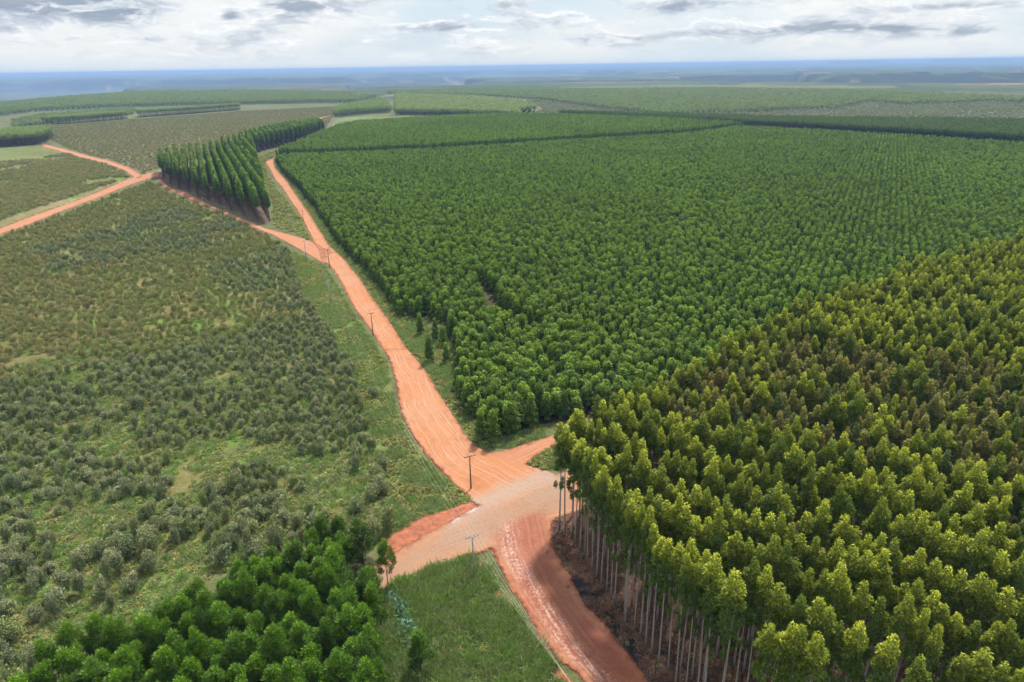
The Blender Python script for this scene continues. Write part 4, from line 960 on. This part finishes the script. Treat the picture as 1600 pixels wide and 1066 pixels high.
gn_scatter('far_shrub_field', D, V_BROWN, 'brownish shrub field beyond the left dirt road', 'shrubs', False)
P = off_roads(rows(Z_PLAIN, 10, 5.0, 4.4, 1.8, 35), 3.0)
P = P[~inside(Z_TALL_A, P[:, 0], P[:, 1]) & ~inside(Z_TALL_B, P[:, 0], P[:, 1])]
gn_scatter('dry_shrub_plain', dress(P, 36, (0.7, 1.3), (0.35, 0.8), 2), V_BROWN, 'dry brownish shrub plain behind the tall stand', 'shrubs', False)

# mid left: tall stand in clear rows
P = rows(Z_TALL_A, 114, 7.0, 2.4, 0.28, 41, 0, 0.02)
P = off_roads(P, 3)
Da = dress(P, 42, (0.85, 1.3), (0.80, 1.08), 20)
P = rows(Z_TALL_B, 114, 7.6, 2.5, 0.28, 43, 0, 0.02)
Db = dress(P, 44, (0.95, 1.25), (0.85, 0.98), 20)
A, B = nearest(Da, 300, 20)
plant(V_TALL, A, 'row_eucalyptus', 'tall dark eucalyptus in the front rows of the stand between the two dirt roads', 'tree', 'tall rows between the two dirt roads')
gn_scatter('tall_stand', np.vstack([B, Db]), V_TALL, 'rows of tall dark eucalyptus farther back between the dirt roads', 'stand')

# lower left: bright green stand, each tree its own
P = rows(Z_BRIGHT, 40, 3.8, 3.4, 0.55, 51)
P = off_roads(P, 1.2)
D = dress(P, 52, (0.85, 1.25), (0.62, 1.0), 12)
D = D[in_view(D[:, 0], D[:, 1], np.full(len(D), 14.0), 0.02)]
A, B = nearest(D, 300, 13)
plant(V_BRIGHT, A, 'bright_green_tree', 'bright green leafy tree in the lower left stand', 'tree', 'bright green trees of the lower left stand')
plant(V_BRIGHT, [(-25.2, 107.0, 0.4, 0.8, 0.78), (-16.2, 86.0, 1.2, 0.95, 0.66)], 'bright_green_tree',
      ['slender dark tree of the lower left stand standing out against the tan road', 'bright green tree at the right end of the lower left stand beside the grass'], 'tree', None)

# far stands
far = []
for poly, ang, rw, st, z in ((F_LEFT, 30, 5, 4, (.8, 1.0)), (F_L1, 60, 5, 4, (.75, .9)), (F_L2, 60, 5, 4, (.75, .9)), (F_HILL, 20, 17, 13, (.5, .75)),
                         (F_C1, 80, 8, 6, (.75, .9)), (F_C2, 85, 11, 7, (.7, .85)), (F_LINE, 15, 16, 12, (.4, .6)), (Z_BLOCKR, 140, 4.5, 4, (.76, .9)), (F_MIDFIELD, 20, 14, 9, (.25, .4))):
    P = rows(poly, ang, rw, st, 0.6, len(far) + 60)
    far.append(dress(P, len(far) + 80, (1.2, 1.5) if rw < 9 else (2.0, 3.2), z, 15))
names = [('left_edge_wood', 'dark wood at the far left beyond the meadow'), ('tree_belt', 'first thin belt of tall trees far left'), ('tree_belt', 'second longer belt of tall trees far left'),
         ('hill_forest', 'forest on the hill below the left horizon'), ('far_stand', 'dark stand beyond the far end of the road'), ('far_stand', 'pale green block with dark front far behind the plantation'),
         ('horizon_forest', 'far forest with dark edge winding under the right horizon'), ('right_block', 'long dark-fronted forest block at the right behind the plantation'), ('low_plantation', 'low young block behind the first tree belt')]
for (nm, lb), D in zip(names, far):
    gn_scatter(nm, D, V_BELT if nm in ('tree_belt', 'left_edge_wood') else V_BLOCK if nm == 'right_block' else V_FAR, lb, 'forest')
P = rows(F_GREY, 33, 9, 8, 3.5, 71, 0, .2)
gn_scatter('valley_scrub', dress(P, 72, (1.3, 2.4), (0.7, 1.6), 2), V_GREY, 'grey scrub in the shallow valley on the far right', 'scrub', False)

# ------------------------------------------------------------------ grass, herbs, weeds
def make_tuft(i, mat, n=26, h=0.9, spread=0.45):
    rg = np.random.default_rng(600 + i)
    P = np.c_[rg.normal(size=(n, 2)) * spread, np.full(n, h * .42)]
    A = np.c_[rg.normal(size=(n, 2)) * .45 + P[:, :2] * .6, np.ones(n)]
    N = rg.normal(size=(n, 3)); LL = h * (.6 + .8 * rg.random(n)); P[:, 2] = LL * .45
    return None, leaf_mesh('tuft', P, A, N, LL, .055 + .05 * rg.random(n), rg.random(n) ** 2, mat, rg)
def make_herb(i, mat, n=60, h=.7, L=.34, W=.26):
    rg = np.random.default_rng(700 + i)
    d = unit(rg.normal(size=(n, 3))); d[:, 2] = np.abs(d[:, 2])
    P = d * np.array([.75, .75, h]) * (.5 + .5 * rg.random(n))[:, None]
    return None, leaf_mesh('herb', P, d + rg.normal(size=(n, 3)) * .6, np.c_[rg.normal(size=(n, 2)) * .4, np.ones(n)], L * (.6 + .8 * rg.random(n)), W, rg.random(n) * .8, mat, rg)
V_TUFT = [make_tuft(i, L_GRASS, 70, 1.05, .42) for i in range(5)]
V_HERB = [make_herb(i, L_HERB) for i in range(4)]
V_WEED = [make_herb(10 + i, L_WEED, 70, .8, .45, .42) for i in range(3)]
P = off_roads(rows(Z_GRASS, 17, .62, .55, .25, 81), -0.5)
qs = spline(R_SOUTH, 80)
bare = fbm(P[:, 0] / 2.5, P[:, 1] / 2.5, 411, 4) + 0.25 * np.clip(1 - dist_line(np.vstack([qs[:, :2], qs[::-1, 2:]]), P[:, 0], P[:, 1]) / 5, 0, 1)
P = P[bare < .62]
D = dress(P, 82, (.9, 1.9), (.6, 1.7), 0)
D[:, 3:5] *= (.6 + 1.0 * fbm(D[:, 0] / 2.5, D[:, 1] / 2.5, 17, 3))[:, None]
gn_scatter('meadow_grass', D, V_TUFT, 'thick green grass in the triangle below the junction', 'grass')
vg = []
for poly, sp, sd in ((Z_VERGE_L, 1.0, 83), (Z_VERGE_R, 1.0, 84), (Z_NOOK, .8, 85)):
    P = off_roads(rows(poly, 33, sp, sp, .4, sd), -.2)
    P = P[fbm(P[:, 0] / 5, P[:, 1] / 5, 92, 3) > .27]
    vg.append(P)
P = np.vstack(vg); h = fbm(P[:, 0] / 6, P[:, 1] / 6, 93, 3) > .52
gn_scatter('verge_grass', dress(P[~h], 86, (.8, 1.6), (.5, 1.1), 0), V_TUFT, 'rough grass on the verges of the orange road', 'grass')
gn_scatter('verge_herbs', dress(P[h], 87, (.7, 1.7), (.5, 1.5), 0), V_HERB, 'low leafy herbs on the verges of the orange road', 'herbs')
P = rows(Z_SHRUB, 11, 1.5, 1.5, .6, 88); P = off_roads(P, 0); P = P[np.hypot(P[:, 0], P[:, 1]) < 280]
P = P[fbm(P[:, 0] / 7, P[:, 1] / 7, 94, 3) > .29]
gn_scatter('field_undergrowth', dress(P, 89, (.8, 1.8), (.5, 1.2), 0), V_HERB + V_TUFT, 'yellow-green undergrowth between the shrubs of the left field', 'undergrowth')
P = rows(Z_STRIP, 11, 3.0, 3.0, 1.1, 90); P = off_roads(P, 0)
gn_scatter('strip_herbs', dress(P, 95, (1.5, 3.0), (1.0, 2.4), 0), V_HERB, 'low green scrub strip between the tall stand and the orange road', 'scrub')
P = rows(Z_WEED, 20, .55, .5, .2, 96)
gn_scatter('leafy_weeds', dress(P, 97, (.9, 1.5), (1.0, 2.2), 0), V_WEED, 'pale blue-green broad-leaved weeds beside the grass triangle', 'weeds')
L_LITTER = leaf_mat('leaf_litter', (0.15, 0.085, 0.055), (0.30, 0.19, 0.13), (0.20, 0.10, 0.06), (0.09, 0.055, 0.045), 0.2, 0.7, 0.1, 0.02)
V_LITTER = [make_herb(30 + i, L_LITTER, 46, .22, .42, .13) for i in range(4)]
P = rows(Z_LITTER, 31, 1.0, 1.0, .4, 111); P = P[np.hypot(P[:, 0], P[:, 1]) < 140]; P = off_roads(P, .6)
P = P[fbm(P[:, 0] / 2.2, P[:, 1] / 2.2, 95, 3) > .42]
gn_scatter('leaf_litter', dress(P, 112, (.7, 1.5), (.5, 1.6), 0), V_LITTER, 'brown bark and leaf litter on the floor of the mature stand', 'leaf litter')
P = rows(Z_LITTER, 20, 3.1, 3.1, 1.2, 98, 0, .72); P = P[np.hypot(P[:, 0], P[:, 1]) < 135]
gn_scatter('forest_floor_herbs', dress(P, 99, (.4, 1.0), (.4, 1.2), 0), V_HERB, 'scattered green herbs on the leaf litter under the mature stand', 'herbs')

# ------------------------------------------------------------------ power lines
WOOD = rough_mat('pole_wood', (0.17, 0.085, 0.05), (0.09, 0.05, 0.035), 3, .9, .3, (4, 4, .5))
CONC = rough_mat('pole_concrete', (0.36, 0.34, 0.32), (0.26, 0.25, 0.24), 3, .85, 0)
PORC = rough_mat('insulator_porcelain', (0.10, 0.055, 0.04), (0.07, 0.04, 0.03), 2, .3)
STEEL = rough_mat('galvanised_steel', (0.45, 0.46, 0.47), (0.35, 0.36, 0.37), 4, .5)
WIRE = rough_mat('aluminium_wire', (0.62, 0.55, 0.40), (0.52, 0.46, 0.34), 1, .5)
def utility_pole(x, y, h, rz, wood, label, group):
    e = obj('utility_pole', None, None, (x, y, 0), rz); tag(e, label, 'utility pole', group)
    m = WOOD if wood else CONC
    obj('shaft', Geo().tube([(0, 0, -.4), (0, 0, h * .5), (0, 0, h)], [.20, .16, .12], 10).mesh('shaft', m, True), e)
    w = 2.8
    arm = obj('crossarm', Geo().box((0, .14, h - .28), (w, .11, .13)).mesh('crossarm', WOOD if wood else CONC), e)
    offs = (-1.3, -.5, .5, 1.3)
    for q in offs:
        g = Geo().tube([(q, .14, h - .22), (q, .14, h - .10), (q, .14, h - .06), (q, .14, h + .02), (q, .14, h + .05)], [.03, .03, .085, .075, .03], 8)
        obj('insulator', g.mesh('insulator', PORC, True), arm)
    for s_ in (-1, 1):
        obj('brace', Geo().tube([(s_ * .62, .14, h - .33), (s_ * .05, .13, h - 1.0)], .022, 5).mesh('brace', STEEL), e)
    if wood:
        obj('steel_band', Geo().tube([(0, 0, h - 1.75), (0, 0, h - 1.68)], .15, 10).mesh('steel_band', STEEL, True), e)
    c, s2 = math.cos(rz), math.sin(rz)
    return [Vector((x + q * c - .14 * s2, y + q * s2 + .14 * c, h + .03)) for q in offs]
def line_dir(P, i):
    a, b = P[max(i - 1, 0)], P[min(i + 1, len(P) - 1)]
    return math.atan2(b[1] - a[1], b[0] - a[0]) - math.pi / 2
def wires(A, B, group, label, sag=.025, which=range(4)):
    for k2 in which:
        a, b = A[k2], B[k2]; L = (b - a).length; g = Geo()
        pts = [a.lerp(b, t) - Vector((0, 0, 4 * t * (1 - t) * L * sag)) for t in np.linspace(0, 1, 19)]
        g.tube(pts, .012, 4)
        tag(obj('power_wire', g.mesh('power_wire', WIRE)), label, 'wire', group)
wl = ['dark wooden pole in the grass spur at the road junction', 'dark wooden pole against the orange road at its first bend', 'dark wooden pole by the fork of the two dirt roads', 'small distant wooden pole on the orange road above the fork']
gl = ['grey pole with four insulators in the grass triangle below the junction', 'pale pole in the grass verge left of the orange road', 'pale pole just left of the road fork', 'pale pole in the green strip between the two dirt roads', 'farthest pale pole in the green strip beside the orange road']
tops = [utility_pole(*p, line_dir(POLES_WOOD, i), True, wl[i], 'wooden poles along the orange road') for i, p in enumerate(POLES_WOOD)]
gtops = [utility_pole(*p, line_dir(POLES_GREY, i), False, gl[i], 'pale poles of the second line') for i, p in enumerate(POLES_GREY)]
spans = ['from the junction spur to the first bend', 'from the first bend to the road fork', 'from the road fork to the farthest wooden pole']
for i in range(3):
    wires(tops[i], tops[i + 1], 'wires ' + spans[i], 'thin wire along the orange road ' + spans[i])
spg = ['over the left verge from the grass triangle', 'from the left verge to the fork pole', 'from the fork pole into the green strip', 'at the far end of the green strip']
for i in range(4):
    wires(gtops[i], gtops[i + 1], 'pale line wires ' + spg[i], 'thin pale wire ' + spg[i])
d0 = Vector((POLES_GREY[0][0] - POLES_GREY[1][0], POLES_GREY[0][1] - POLES_GREY[1][1], 0)).normalized()
rz_ = math.atan2(-64.6, 31.9) - math.pi / 2
near = [Vector((23.6 + q * math.cos(rz_), 44.2 + q * math.sin(rz_), 10.4)) for q in (-1.3, -.5, .5, 1.3)]   # the line goes on out of view
wires(gtops[0], near, 'near wires over the grass triangle', 'thin pale overhead wire crossing the grass triangle towards the bottom edge', .02)

# ------------------------------------------------------------------ no-entry sign
def sign():
    x, y, h = SIGN
    e = obj('no_entry_sign', None, None, (x, y, 0), math.atan2(x, -y) * 0 + R(4)); tag(e, 'round red no-entry sign with white bar at the corner of the mature stand', 'sign')
    red = rough_mat('sign_red', (0.62, 0.02, 0.02), (0.55, 0.02, 0.02), 2, .4); wht = rough_mat('sign_white', (0.8, 0.8, 0.78), (0.74, 0.74, 0.72), 2, .4)
    obj('post', Geo().tube([(0, .06, -.3), (0, .06, 2.9)], .05, 8).mesh('post', WOOD, True), e)
    zc, rad = 2.4, .58
    dsc = Geo().tube([(0, .0, zc), (0, -.03, zc)], rad, 24); pl = obj('disc', dsc.mesh('disc', red), e)
    obj('bar', Geo().box((0, -.036, zc), (.82, .012, .2)).mesh('bar', wht), pl)
    g = Geo(); n = 24; b = 0
    for j in range(n):
        q = 2 * math.pi * j / n
        for rr, yy in ((rad, -.034), (rad - .05, -.034)):
            g.v.append(Vector((rr * math.cos(q), yy, zc + rr * math.sin(q))))
    for j in range(n):
        a, b2 = 2 * j, 2 * ((j + 1) % n); g.f.append((a, b2, b2 + 1, a + 1))
    obj('rim', g.mesh('rim', wht), pl)
sign()

# ------------------------------------------------------------------ haze
def haze():
    g = Geo().box((0, 0, -99), (94000, 94000, 422))
    m, k = new_mat('haze_air')
    v = k.n('ShaderNodeVolumePrincipled')
    v.inputs['Color'].default_value = (0.38, 0.58, 0.94, 1)
    v.inputs['Density'].default_value = 8.0e-5
    v.inputs['Anisotropy'].default_value = 0.0
    o = k.n('ShaderNodeOutputMaterial'); k.t.links.new(v.outputs[0], o.inputs['Volume'])
    tag(obj('haze', g.mesh('haze', m)), kind='stuff')
haze()
